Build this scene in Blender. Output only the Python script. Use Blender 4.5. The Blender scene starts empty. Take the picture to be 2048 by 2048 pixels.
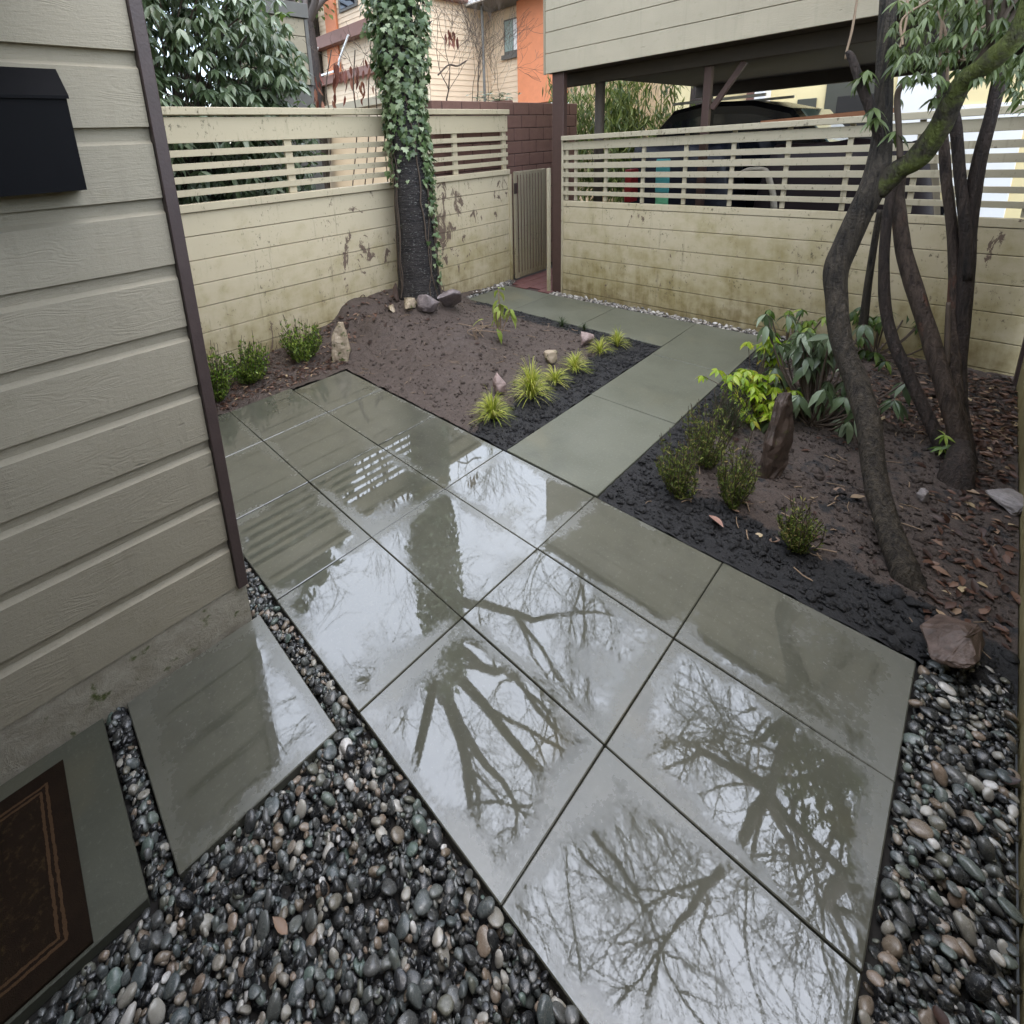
import bpy, bmesh, math, random
import numpy as np
from mathutils import Vector, Matrix, noise

SC = bpy.context.scene
COL = SC.collection
R = math.radians
random.seed(7)
RNG = np.random.default_rng(7)

# ------------------------------------------------------------------ camera, sky, sun, exposure
CF = 1008.1263757951692                       # focal length in photo pixels (photo 2048 px)
CPP = (867.3481642384876, 554.3560627967936)  # principal point in photo pixels
CR = np.array([[0.7372187751605064, -0.6731378220440405, -0.058257618254171584],
               [-0.20860209505306235, -0.14475030612713938, -0.9672292979514076],
               [0.6426458149636672, 0.7252122595557149, -0.24713060332500025]])
CC = np.array([-0.7342643885623983, -4.508748965299038, 2.237785748916092])
cam_d = bpy.data.cameras.new('camera')
cam_d.sensor_fit = 'HORIZONTAL'; cam_d.sensor_width = 36.0
cam_d.lens = 36.0 * CF / 2048
cam_d.shift_x = (1024 - CPP[0]) / 2048
cam_d.shift_y = (CPP[1] - 1024) / 2048
cam_d.clip_start = 0.02; cam_d.clip_end = 2000
cam = bpy.data.objects.new('camera', cam_d); COL.objects.link(cam)
cam.matrix_world = Matrix(((CR[0][0], -CR[1][0], -CR[2][0], CC[0]),
                           (CR[0][1], -CR[1][1], -CR[2][1], CC[1]),
                           (CR[0][2], -CR[1][2], -CR[2][2], CC[2]), (0, 0, 0, 1)))
SC.camera = cam

SUN_EL, SUN_AZ = 82.0, 250.0        # degrees; azimuth measured from +X towards +Y
world = bpy.data.worlds.new('World'); SC.world = world; world.use_nodes = True
wn = world.node_tree.nodes; wl = world.node_tree.links; wn.clear()
sky = wn.new('ShaderNodeTexSky'); sky.sky_type = 'NISHITA'; sky.sun_disc = False
sky.sun_elevation = R(SUN_EL); sky.sun_rotation = R(90 - SUN_AZ)
sky.air_density = 1.0; sky.dust_density = 1.5; sky.ozone_density = 1.0
hs = wn.new('ShaderNodeHueSaturation'); hs.inputs['Saturation'].default_value = 0.7
bg = wn.new('ShaderNodeBackground'); bg.inputs['Strength'].default_value = 0.15
wo = wn.new('ShaderNodeOutputWorld')
wl.new(sky.outputs[0], hs.inputs['Color']); wl.new(hs.outputs[0], bg.inputs[0]); wl.new(bg.outputs[0], wo.inputs[0])

sun_d = bpy.data.lights.new('sun', 'SUN'); sun_d.energy = 1.5; sun_d.angle = R(138); sun_d.color = (.96, .985, 1.0)
sun = bpy.data.objects.new('sun', sun_d); COL.objects.link(sun)
_s = Vector((math.cos(R(SUN_EL)) * math.cos(R(SUN_AZ)), math.cos(R(SUN_EL)) * math.sin(R(SUN_AZ)), math.sin(R(SUN_EL))))
sun.rotation_euler = _s.to_track_quat('Z', 'Y').to_euler(); sun.location = (0, 0, 30)

SC.view_settings.view_transform = 'Standard'; SC.view_settings.look = 'None'
SC.view_settings.exposure = 2.2; SC.view_settings.gamma = 1.0
SC.view_settings.use_curve_mapping = False
SC.cycles.use_denoising = True
SC.cycles.max_bounces = 8; SC.cycles.diffuse_bounces = 4; SC.cycles.glossy_bounces = 4
SC.cycles.transmission_bounces = 4; SC.cycles.caustics_reflective = False; SC.cycles.caustics_refractive = False

# ------------------------------------------------------------------ photo pixel -> place
def ray(x, y):
    return CR.T @ np.array([(x - CPP[0]) / CF, (y - CPP[1]) / CF, 1.0])
def onz(x, y, z=0.0):
    d = ray(x, y); return CC + d * ((z - CC[2]) / d[2])
def onX(x, y, X):
    d = ray(x, y); return CC + d * ((X - CC[0]) / d[0])
def onY(x, y, Y):
    d = ray(x, y); return CC + d * ((Y - CC[1]) / d[1])
def proj(P):
    q = (CR @ (np.atleast_2d(P) - CC).T).T
    return np.c_[CPP[0] + CF * q[:, 0] / q[:, 2], CPP[1] + CF * q[:, 1] / q[:, 2], q[:, 2]]

# ------------------------------------------------------------------ object helpers
def wloc(o):
    v = np.zeros(3)
    while o is not None:
        v += np.array(o.location); o = o.parent
    return v
def link(o, parent=None):
    COL.objects.link(o)
    if parent is not None: o.parent = parent
    return o
def tag(o, label=None, cat=None, group=None, kind=None):
    if label: o['label'] = label
    if cat: o['category'] = cat
    if group: o['group'] = group
    if kind: o['kind'] = kind
    return o
def empty(name, loc=(0, 0, 0)):
    o = bpy.data.objects.new(name, None); o.empty_display_size = .1; o.location = tuple(loc); COL.objects.link(o); return o
def raw_mesh(name, V, F, mat=None, smooth=False, attrs=None):
    me = bpy.data.meshes.new(name)
    V = np.asarray(V, dtype=np.float32)
    if isinstance(F, np.ndarray):
        n, k = F.shape
        me.vertices.add(len(V)); me.vertices.foreach_set('co', V.ravel())
        me.loops.add(n * k); me.loops.foreach_set('vertex_index', F.ravel().astype(np.int32))
        me.polygons.add(n); me.polygons.foreach_set('loop_start', (np.arange(n) * k).astype(np.int32))
        me.update(calc_edges=True)
    else:
        me.from_pydata(V.tolist(), [], [tuple(f) for f in F]); me.update()
    if smooth: me.polygons.foreach_set('use_smooth', np.ones(len(me.polygons), dtype=bool))
    if attrs:
        for k, a in attrs.items():
            at = me.attributes.new(k, 'FLOAT', 'POINT'); at.data.foreach_set('value', np.asarray(a, dtype=np.float32))
    if mat: me.materials.append(mat)
    return me
def mobj(name, V, F, mat, parent=None, smooth=False, attrs=None, origin='center'):
    V = np.asarray(V, dtype=float)
    if origin == 'center': c = (V.min(0) + V.max(0)) / 2
    elif origin == 'base': c = np.array([*(V.min(0)[:2] + V.max(0)[:2]) / 2, V[:, 2].min()])
    else: c = np.asarray(origin, float)
    o = bpy.data.objects.new(name, raw_mesh(name, V - c, F, mat, smooth, attrs))
    o.location = tuple(c - (wloc(parent) if parent is not None else 0))
    return link(o, parent)
def inst(name, me, loc, parent=None, rot=None, scale=None):
    o = bpy.data.objects.new(name, me)
    o.location = tuple(np.asarray(loc, float) - (wloc(parent) if parent is not None else 0))
    if rot is not None: o.rotation_euler = rot
    if scale is not None: o.scale = scale
    return link(o, parent)
_cache = {}
def cbox_mesh(sx, sy, sz, b, mat, name='box'):
    key = (round(sx, 4), round(sy, 4), round(sz, 4), b, mat.name, name)
    if key in _cache: return _cache[key]
    bm = bmesh.new(); bmesh.ops.create_cube(bm, size=1.0)
    bmesh.ops.scale(bm, vec=(sx, sy, sz), verts=bm.verts)
    if b > 0: bmesh.ops.bevel(bm, geom=bm.edges[:], offset=min(b, .45 * min(sx, sy, sz)), segments=1, affect='EDGES')
    me = bpy.data.meshes.new(name); bm.to_mesh(me); bm.free(); me.materials.append(mat)
    _cache[key] = me; return me
def piece(name, x0, x1, y0, y1, z0, z1, mat, parent=None, b=.003, rot=None):
    me = cbox_mesh(abs(x1 - x0), abs(y1 - y0), abs(z1 - z0), b, mat, name)
    return inst(name, me, ((x0 + x1) / 2, (y0 + y1) / 2, (z0 + z1) / 2), parent, rot)
def bar(name, a, b, w, h, mat, parent=None, bev=.002):
    """box beam from point a to b, w wide and h high"""
    a = Vector(a); b = Vector(b); d = b - a
    me = cbox_mesh(d.length, w, h, bev, mat, name)
    m = d.to_track_quat('X', 'Z').to_euler()
    return inst(name, me, (a + b) / 2, parent, m)

def prism(prof, axis, a0, a1):
    """extrude a profile (list of (p,q)) along an axis; x: (y,z) profile, y: (x,z) profile"""
    n = len(prof); V = []
    for a in (a0, a1):
        for p, q in prof: V.append((a, p, q) if axis == 'x' else (p, a, q))
    F = [tuple(range(n)), tuple(range(2 * n - 1, n - 1, -1))]
    for i in range(n):
        j = (i + 1) % n; F.append((i, n + i, n + j, j))
    return V, F

def catmull(P, n):
    P = [np.asarray(p, float) for p in P]; P = [2 * P[0] - P[1]] + P + [2 * P[-1] - P[-2]]
    out = []
    for i in range(1, len(P) - 2):
        for k in range(n):
            t = k / n
            out.append(.5 * ((2 * P[i]) + (-P[i - 1] + P[i + 1]) * t + (2 * P[i - 1] - 5 * P[i] + 4 * P[i + 1] - P[i + 2]) * t * t
                             + (-P[i - 1] + 3 * P[i] - 3 * P[i + 1] + P[i + 2]) * t ** 3))
    out.append(P[-2]); return np.array(out)
def tube(P, rad, sides=8, rough=0.0, freq=6.0, seed=0, cap=True):
    P = np.asarray(P, float); n = len(P); rad = np.broadcast_to(np.asarray(rad, float), (n,))
    T = np.gradient(P, axis=0); T /= np.linalg.norm(T, axis=1)[:, None] + 1e-9
    u = np.cross(T[0], [0.3, 0.8, 0.52]); u /= np.linalg.norm(u)
    V = np.empty((n, sides, 3)); ang = np.arange(sides) * 2 * np.pi / sides
    for i in range(n):
        u = u - T[i] * (u @ T[i]); u /= np.linalg.norm(u) + 1e-9
        w = np.cross(T[i], u)
        r = np.full(sides, rad[i])
        if rough:
            for k in range(sides):
                d = u * math.cos(ang[k]) + w * math.sin(ang[k])
                q = P[i] + d * rad[i]
                r[k] *= 1 + rough * (noise.noise(Vector((q[0] * freq, q[1] * freq, q[2] * freq * .16 + seed)))
                                     + .5 * noise.noise(Vector((q[0] * freq * 3, q[1] * freq * 3, q[2] * freq * .3 + seed))))
        V[i] = P[i] + (np.cos(ang)[:, None] * u + np.sin(ang)[:, None] * w) * r[:, None]
    i, k = np.meshgrid(np.arange(n - 1), np.arange(sides), indexing='ij'); i = i.ravel(); k = k.ravel(); k2 = (k + 1) % sides
    F = np.stack([i * sides + k, i * sides + k2, (i + 1) * sides + k2, (i + 1) * sides + k], 1)
    V = V.reshape(-1, 3)
    if cap:
        V = np.vstack([V, P[-1], P[0]]); c = len(V) - 2
        kk = np.arange(sides); k2 = (kk + 1) % sides; b = (n - 1) * sides
        F = np.vstack([F, np.stack([b + kk, b + k2, np.full(sides, c), np.full(sides, c)], 1),
                       np.stack([k2, kk, np.full(sides, c + 1), np.full(sides, c + 1)], 1)])
        F = [tuple(dict.fromkeys(f)) for f in F.tolist()]
        return V, F
    return V, F
def tubes_joined(list_vf):
    V = []; F = []; o = 0
    for v, f in list_vf:
        V.append(v); F.append(np.asarray(f) + o); o += len(v)
    return np.vstack(V), np.vstack(F)

def replicate(v, f, M, rnd=None):
    """copies of a small mesh (v,f) under 4x4 matrices M -> one big mesh"""
    M = np.asarray(M); n = len(M); k = len(v)
    V = np.einsum('nij,kj->nki', M[:, :3, :3], v) + M[:, None, :3, 3]
    F = (np.asarray(f)[None] + (np.arange(n) * k)[:, None, None]).reshape(-1, np.asarray(f).shape[1])
    a = None if rnd is None else np.repeat(np.asarray(rnd), k)
    return V.reshape(-1, 3), F, a
def basis(d, up=None, roll=0.0):
    """rotation with local Y along d, local Z as near 'up' as possible"""
    d = np.asarray(d, float); d = d / (np.linalg.norm(d) + 1e-9)
    up = np.array([0, 0, 1.]) if up is None else np.asarray(up, float)
    x = np.cross(d, up); n = np.linalg.norm(x)
    if n < 1e-4: x = np.cross(d, [1, 0.2, 0]); n = np.linalg.norm(x)
    x /= n; z = np.cross(x, d)
    c, s = math.cos(roll), math.sin(roll)
    return np.stack([c * x + s * z, d, -s * x + c * z], 1)
def mat4(B, t, s=1.0):
    M = np.eye(4); M[:3, :3] = B * s; M[:3, 3] = t; return M

# ------------------------------------------------------------------ materials
class NT:
    def __init__(self, name):
        self.m = bpy.data.materials.new(name); self.m.use_nodes = True
        self.t = self.m.node_tree; self.n = self.t.nodes; self.l = self.t.links
        self.p = self.n['Principled BSDF']; self.out = self.n['Material Output']
    def new(self, ty, **kw):
        nd = self.n.new(ty)
        for k, v in kw.items(): setattr(nd, k, v)
        return nd
    def set(self, nd, key, v):
        if isinstance(v, bpy.types.NodeSocket): self.l.new(v, nd.inputs[key])
        elif v is not None: nd.inputs[key].default_value = v
    def pos(self, scale=(1, 1, 1), obj=False):
        if obj:
            s = self.new('ShaderNodeTexCoord').outputs['Object']
        else:
            s = self.new('ShaderNodeNewGeometry').outputs['Position']
        mp = self.new('ShaderNodeMapping'); self.l.new(s, mp.inputs[0]); mp.inputs['Scale'].default_value = scale
        return mp.outputs[0]
    def noise(self, vec, scale, detail=4, rough=.55, dist=0.0):
        nd = self.new('ShaderNodeTexNoise'); self.set(nd, 'Vector', vec); nd.inputs['Scale'].default_value = scale
        nd.inputs['Detail'].default_value = detail; nd.inputs['Roughness'].default_value = rough; nd.inputs['Distortion'].default_value = dist
        return nd.outputs[0]
    def math(self, op, a, b=0.0, c=0.0, clamp=False):
        nd = self.new('ShaderNodeMath', operation=op, use_clamp=clamp)
        self.set(nd, 0, a); self.set(nd, 1, b); self.set(nd, 2, c); return nd.outputs[0]
    def ramp(self, fac, stops, interp='LINEAR'):
        nd = self.new('ShaderNodeValToRGB'); nd.color_ramp.interpolation = interp; e = nd.color_ramp.elements
        while len(e) > 1: e.remove(e[-1])
        e[0].position = stops[0][0]; e[0].color = (*stops[0][1], 1) if len(stops[0][1]) == 3 else stops[0][1]
        for p, c in stops[1:]:
            x = e.new(p); x.color = (*c, 1) if len(c) == 3 else c
        self.set(nd, 'Fac', fac); return nd.outputs[0]
    def step(self, v, a, b):
        nd = self.new('ShaderNodeMapRange', interpolation_type='SMOOTHSTEP'); self.set(nd, 0, v)
        nd.inputs[1].default_value = a; nd.inputs[2].default_value = b; return nd.outputs[0]
    def mix(self, f, a, b, blend='MIX'):
        nd = self.new('ShaderNodeMix', data_type='RGBA', blend_type=blend)
        self.set(nd, 0, f)
        for k, v in ((6, a), (7, b)):
            if isinstance(v, bpy.types.NodeSocket): self.l.new(v, nd.inputs[k])
            else: nd.inputs[k].default_value = (*v, 1)
        return nd.outputs[2]
    def bump(self, h, strength=.3, dist=.01, normal=None):
        nd = self.new('ShaderNodeBump'); nd.inputs['Strength'].default_value = strength; nd.inputs['Distance'].default_value = dist
        self.set(nd, 'Height', h)
        if normal is not None: self.l.new(normal, nd.inputs['Normal'])
        return nd.outputs[0]
    def sep(self, v):
        nd = self.new('ShaderNodeSeparateXYZ'); self.l.new(v, nd.inputs[0]); return nd.outputs
    def attr(self, name):
        nd = self.new('ShaderNodeAttribute'); nd.attribute_name = name; return nd.outputs['Fac']
    def objrand(self):
        return self.new('ShaderNodeObjectInfo').outputs['Random']
    def rnd(self, name='rnd'):
        return self.math('FRACT', self.math('ADD', self.objrand(), self.attr(name)))
    def fin(self, color=None, rough=.6, normal=None, spec=.5, metal=0.0, ior=None):
        self.set(self.p, 'Base Color', color if isinstance(color, bpy.types.NodeSocket) or color is None else (*color, 1))
        self.set(self.p, 'Roughness', rough); self.set(self.p, 'Specular IOR Level', spec); self.set(self.p, 'Metallic', metal)
        if ior: self.p.inputs['IOR'].default_value = ior
        if normal is not None: self.l.new(normal, self.p.inputs['Normal'])
        return self.m
def flat(name, col, rough=.6, var=.12, scale=8, bump=.0, spec=.5, metal=0.0):
    t = NT(name); v = t.pos(); n = t.noise(v, scale, 5)
    c = t.mix(n, tuple(x * (1 - var) for x in col), tuple(min(1, x * (1 + var)) for x in col))
    nm = t.bump(t.noise(v, scale * 6, 4), bump, .01) if bump else None
    return t.fin(c, rough, nm, spec, metal)

def m_paver(name, wet, film=0.0):
    t = NT(name); v = t.pos()
    n1 = t.noise(v, 2.2, 5, .6); n2 = t.noise(v, 60, 3, .7)
    c = t.mix(n1, (.070, .070, .054), (.112, .111, .087))
    c = t.mix(t.math('MULTIPLY', t.step(t.noise(v, 5.5, 6, .7, .4), .45, .68), .45), c, (.062, .063, .051))
    c = t.mix(t.math('MULTIPLY', t.step(t.noise(v, .9, 3, .5), .48, .66), .3), c, (.155, .153, .13))
    vs = t.pos((1.0, 9.0, 1.0)); st = t.noise(vs, 2.3, 4, .6, .6)
    c = t.mix(t.math('MULTIPLY', t.step(st, .52, .7), .35), c, (.095, .098, .08))
    c = t.mix(t.math('MULTIPLY', t.step(n2, .55, .75), .25), c, (.27, .27, .245))
    iron = t.step(t.noise(v, 1.1, 4, .6, .5), .57, .72)
    c = t.mix(t.math('MULTIPLY', iron, .30), c, (.16, .135, .085))
    g = t.sep(t.new('ShaderNodeTexCoord').outputs['Generated'])
    def edge(s): return t.math('MINIMUM', s, t.math('SUBTRACT', 1.0, s))
    e = t.math('MULTIPLY', t.math('MINIMUM', edge(g[0]), edge(g[1])), 2.0)
    if wet:
        big = t.noise(v, 1.7, 3, .5, .3); mid = t.noise(v, 7.0, 4, .6); fine = t.noise(v, 46, 3, .6)
        s = t.math('ADD', t.math('MULTIPLY', t.step(e, 0.0, .34), .75), t.math('MULTIPLY', t.math('SUBTRACT', big, .495 - film), 3.6))
        s = t.math('ADD', s, t.math('MULTIPLY', t.math('SUBTRACT', mid, .5), 1.5))
        s = t.math('ADD', s, t.math('MULTIPLY', t.math('SUBTRACT', fine, .5), 1.15))
        pud = t.step(s, -.15, .50)
        wetf = t.step(s, -.5, .5)
        c = t.mix(t.math('MULTIPLY', wetf, .35), c, t.mix(1.0, c, (.55, .56, .5), 'MULTIPLY'))
        rough = t.math('SUBTRACT', .30, t.math('MULTIPLY', t.math('POWER', pud, .75), .287))
        h = t.math('ADD', t.math('MULTIPLY', n2, .35), t.math('MULTIPLY', fine, .65))
        bn = t.new('ShaderNodeBump'); bn.inputs['Distance'].default_value = .004
        t.set(bn, 'Strength', t.math('SUBTRACT', .16, t.math('MULTIPLY', pud, .152)))
        t.set(bn, 'Height', h)
        return t.fin(c, rough, bn.outputs[0], .8, ior=1.66)
    h = t.math('ADD', n2, t.math('MULTIPLY', t.noise(v, 14, 4), .7))
    rough = t.math('ADD', .34, t.math('MULTIPLY', n1, .25))
    c = t.mix(1.0, c, (1.15, 1.2, 1.13) if 'dark' not in name else (.66, .68, .64), 'MULTIPLY')  # the dark variant has the entry shade multiplied into its colour
    return t.fin(c, rough, t.bump(h, .2, .006), .5)

def m_siding(name, col, axis='x'):
    t = NT(name)
    sc = (1.2, 1, 14) if axis == 'x' else (1, 1.2, 14)
    v0 = t.pos(); vo = t.pos(obj=True)
    oi = t.new('ShaderNodeObjectInfo').outputs['Random']
    off = t.new('ShaderNodeCombineXYZ'); t.set(off, 0, t.math('MULTIPLY', oi, 31.0)); t.set(off, 1, t.math('MULTIPLY', oi, 17.0))
    va = t.new('ShaderNodeVectorMath', operation='ADD'); t.l.new(v0, va.inputs[0]); t.l.new(off.outputs[0], va.inputs[1])
    mp = t.new('ShaderNodeMapping'); t.l.new(va.outputs[0], mp.inputs[0]); mp.inputs['Scale'].default_value = sc
    grain = t.noise(mp.outputs[0], 7, 6, .62, 1.4)
    mp2 = t.new('ShaderNodeMapping'); t.l.new(va.outputs[0], mp2.inputs[0])
    mp2.inputs['Scale'].default_value = (2.6, 1, 9) if axis == 'x' else (1, 2.6, 9)
    ringn = t.noise(mp2.outputs[0], 1.0, 2, .45, .3)
    rings = t.math('SINE', t.math('MULTIPLY', ringn, 130.0))
    mask = t.step(t.noise(va.outputs[0], 3.1, 2), .47, .58)
    h = t.math('ADD', t.math('MULTIPLY', grain, .8), t.math('MULTIPLY', t.math('MULTIPLY', rings, mask), .12))
    saw = t.noise(va.outputs[0], 85, 3, .7)
    h = t.math('ADD', h, t.math('MULTIPLY', saw, .55))
    kn = t.step(t.noise(mp2.outputs[0], 2.2, 2), .70, .76)
    h = t.math('SUBTRACT', h, t.math('MULTIPLY', kn, .8))
    n = t.noise(v0, 2.5, 5)
    c = t.mix(n, tuple(x * .86 for x in col), tuple(x * 1.1 for x in col))
    c = t.mix(t.math('MULTIPLY', kn, .5), c, tuple(x * .45 for x in col))
    run = t.step(t.noise(t.pos((11, 11, .6)), 1.6, 4, .6), .55, .72)
    c = t.mix(t.math('MULTIPLY', run, .18), c, tuple(x * .6 for x in col))
    dirt = t.step(t.noise(v0, 9, 5, .7), .55, .75)
    c = t.mix(t.math('MULTIPLY', dirt, .25), c, (col[0] * .62, col[1] * .62, col[2] * .5))
    return t.fin(c, .62, t.bump(h, .5, .0055), .3)

def m_fence(name, col, axis='x', peel=.0, algae=.5):
    t = NT(name); v = t.pos(); oi = t.objrand()
    sc = (1.0, 1, 10) if axis == 'x' else (1, 1.0, 10)
    gr = t.noise(t.pos(sc), 6, 5, .6, .8)
    big = t.noise(v, 1.6, 5, .6); mid = t.noise(v, 6.5, 6, .65)
    c = t.mix(big, tuple(x * .9 for x in col), tuple(min(1, x * 1.08) for x in col))
    c = t.mix(t.math('MULTIPLY', oi, .25), c, tuple(x * .84 for x in col))
    if algae:
        z = t.sep(v)[2]
        a = t.math('ADD', t.math('MULTIPLY', big, .9), t.math('MULTIPLY', mid, .6))
        a = t.math('SUBTRACT', a, t.math('MULTIPLY', z, .27))
        a = t.step(a, .28, .88)
        drip = t.noise(t.pos((9, 9, .8)), 1.6, 4, .6)
        a = t.math('MULTIPLY', a, t.math('ADD', .45, t.math('MULTIPLY', drip, .9)))
        c = t.mix(t.math('MULTIPLY', a, algae), c, (.30, .245, .10))
        br = t.step(t.math('SUBTRACT', t.math('ADD', mid, t.math('MULTIPLY', drip, .5)), t.math('MULTIPLY', z, .55)), .5, .95)
        c = t.mix(t.math('MULTIPLY', br, .55 * algae), c, (.13, .085, .04))
    speck = t.step(t.noise(t.pos((1, 1, .6)), 30, 5, .7), .57, .66)
    blot = t.step(t.noise(v, 2.3, 5, .65), .44, .60)
    c = t.mix(t.math('MULTIPLY', t.math('MULTIPLY', speck, blot), .85), c, (.10, .085, .055))
    run = t.step(t.noise(t.pos((14, 14, .5)), 1.5, 4, .6), .56, .72)
    c = t.mix(t.math('MULTIPLY', t.math('MULTIPLY', run, blot), .5), c, (.20, .165, .10))
    h = t.math('ADD', gr, t.math('MULTIPLY', t.noise(v, 70, 3, .7), .4))
    if peel:
        pn = t.math('ADD', t.noise(t.pos((1.0, 1.0, .55)), 6.5, 7, .72, .9), t.math('MULTIPLY', t.noise(v, .8, 2), .5))
        pk = t.step(pn, 1.0 - peel, 1.015 - peel)
        c = t.mix(pk, c, (.16, .115, .085))
        h = t.math('SUBTRACT', h, t.math('MULTIPLY', pk, .7))
    return t.fin(c, .6, t.bump(h, .3, .004), .3)

def m_bark(name, dark, light, vert=True, moss=None, horiz=False, peel=None):
    t = NT(name); v = t.pos()
    vv = t.pos((1, 1, .10) if not horiz else (.35, .35, 2.6))
    n = t.noise(vv, 42 if not horiz else 22, 6, .65, .6); n2 = t.noise(v, 9, 5, .6)
    c = t.ramp(t.math('ADD', t.math('MULTIPLY', n, .75), t.math('MULTIPLY', n2, .25)), [(.36, dark), (.62, light)])
    if horiz:
        lic = t.step(t.noise(t.pos((1, 1, 2.2)), 34, 4, .6), .60, .66)
        c = t.mix(t.math('MULTIPLY', lic, .8), c, (.20, .20, .185))
    if peel:
        pk = t.step(t.noise(t.pos((1, 1, .4)), 6, 5, .65), .57, .68)
        c = t.mix(pk, c, t.mix(n, peel, tuple(x * .5 for x in peel)))
    if moss:
        k, colm = moss
        mk = t.math('ADD', t.noise(v, 6, 5, .65), k)
        mk = t.step(mk, .48, .66)
        c = t.mix(mk, c, t.mix(t.noise(v, 90, 3), tuple(x * .45 for x in colm), colm))
    h = t.math('ADD', n, t.math('MULTIPLY', t.noise(v, 60, 4), .5))
    return t.fin(c, .7, t.bump(h, 1.0, .022), .35)

def m_leaf(name, stops, rough=.4, trans=.25, spec=.5):
    t = NT(name); r = t.rnd()
    c = t.ramp(r, stops)
    back = t.new('ShaderNodeNewGeometry').outputs['Backfacing']
    c = t.mix(t.math('MULTIPLY', back, .35), c, t.mix(1.0, c, (1.35, 1.3, 1.2), 'MULTIPLY'))
    t.fin(c, rough, None, spec)
    if trans:
        tr = t.new('ShaderNodeBsdfTranslucent'); t.l.new(c, tr.inputs[0])
        mx = t.new('ShaderNodeMixShader'); mx.inputs[0].default_value = trans
        t.l.new(t.p.outputs[0], mx.inputs[1]); t.l.new(tr.outputs[0], mx.inputs[2]); t.l.new(mx.outputs[0], t.out.inputs[0])
    return t.m

def m_pebble(name, pale=False):
    t = NT(name); r = t.rnd(); v = t.pos()
    if pale:
        st = [(0, (.06, .055, .05)), (.3, (.16, .14, .12)), (.6, (.32, .29, .25)), (.85, (.5, .47, .42)), (1, (.65, .62, .58))]
    else:
        st = [(0, (.008, .0085, .010)), (.16, (.017, .0185, .021)), (.34, (.04, .042, .042)), (.48, (.09, .092, .088)), (.58, (.07, .086, .088)),
              (.68, (.12, .125, .115)), (.74, (.10, .14, .12)), (.80, (.16, .13, .095)), (.88, (.23, .17, .125)), (.92, (.24, .225, .19)), (.965, (.33, .31, .265)), (1, (.60, .58, .55))]
    c = t.ramp(r, st)
    n = t.noise(v, 120, 4, .65); band = t.noise(t.pos((1, 1, 6)), 30, 3, .6, 1.0)
    c = t.mix(t.math('MULTIPLY', n, .5), c, t.mix(1.0, c, (.45, .45, .45), 'MULTIPLY'))
    c = t.mix(t.math('MULTIPLY', t.step(band, .6, .72), .25), c, (.3, .29, .27))
    vein = t.step(t.math('ABSOLUTE', t.math('SUBTRACT', t.noise(v, 38, 3, .6, 1.5), .5)), .012, .0)
    c = t.mix(t.math('MULTIPLY', vein, .45), c, (.42, .41, .38))
    c = t.mix(t.math('MULTIPLY', t.step(t.noise(v, 16, 4, .6), .56, .68), .5), c, t.mix(1.0, c, (.62, .55, .42), 'MULTIPLY'))
    return t.fin(c, t.math('ADD', .13, t.math('MULTIPLY', n, .35)), t.bump(n, .3, .003), .6)

def m_soil(name):
    t = NT(name); v = t.pos(); d = t.attr('dark')
    n = t.noise(v, 9, 6, .7); n2 = t.noise(v, 55, 5, .7); n3 = t.noise(v, 170, 3, .7)
    brown = t.mix(n, (.043, .030, .024), (.110, .082, .067))
    brown = t.mix(t.step(n2, .52, .7), brown, (.028, .021, .017))
    brown = t.mix(t.math('MULTIPLY', t.step(n3, .62, .72), .5), brown, (.16, .135, .12))
    blk = t.mix(n2, (.006, .006, .0065), (.024, .0235, .025))
    dd = t.step(t.math('ADD', d, t.math('MULTIPLY', t.math('SUBTRACT', n, .5), 1.7)), .40, .62)
    c = t.mix(dd, brown, blk)
    w = t.attr('wet')
    rough = t.math('SUBTRACT', .62, t.math('MULTIPLY', t.step(t.math('ADD', w, t.math('MULTIPLY', t.math('SUBTRACT', n, .5), .7)), .3, .8), .3))
    h = t.math('ADD', t.math('MULTIPLY', n2, .7), t.math('MULTIPLY', n3, .4))
    return t.fin(c, rough, t.bump(h, 1.0, .02), .5)

def m_rock(name, a, b, moss=0.0):
    t = NT(name); v = t.pos(); n = t.noise(v, 11, 7, .7, .5); n2 = t.noise(v, 60, 4, .7)
    c = t.ramp(n, [(.3, a), (.65, b)])
    c = t.mix(t.math('MULTIPLY', t.step(n2, .6, .72), .5), c, tuple(x * .35 for x in a))
    if moss: c = t.mix(t.step(t.math('ADD', t.noise(v, 16, 4), moss), .52, .64), c, (.07, .085, .02))
    return t.fin(c, .5, t.bump(t.math('ADD', n, t.math('MULTIPLY', n2, .4)), .7, .012), .5)

M = {}
M['paver'] = m_paver('wet_concrete', True)
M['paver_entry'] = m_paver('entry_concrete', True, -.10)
M['paver_damp'] = m_paver('damp_concrete', False)
M['paver_shaded'] = m_paver('dark_damp_concrete', False)  # damp concrete copy with the shade by the door painted into it
M['siding'] = m_siding('taupe_siding', (.300, .268, .200))
M['siding_port'] = m_siding('carport_siding', (.47, .415, .305), 'y')
M['fence_x'] = m_fence('cream_paint_x', (.52, .45, .31), 'x', .0, .8)
M['wall_x'] = m_fence('cream_wall_x', (.58, .50, .345), 'x', .13, .8)
M['wall_y'] = m_fence('cream_wall_y', (.55, .475, .325), 'y', .08, .95)
M['fence_y'] = m_fence('cream_paint_y', (.47, .415, .295), 'y', .0, .5)
M['sidewall'] = m_fence('olive_wall', (.30, .27, .16), 'x', .0, .8)
M['trim'] = flat('brown_trim', (.050, .033, .030), .55, .25, 14, .15)
M['post'] = flat('brown_post', (.075, .042, .034), .5, .2, 10, .1)
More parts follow.
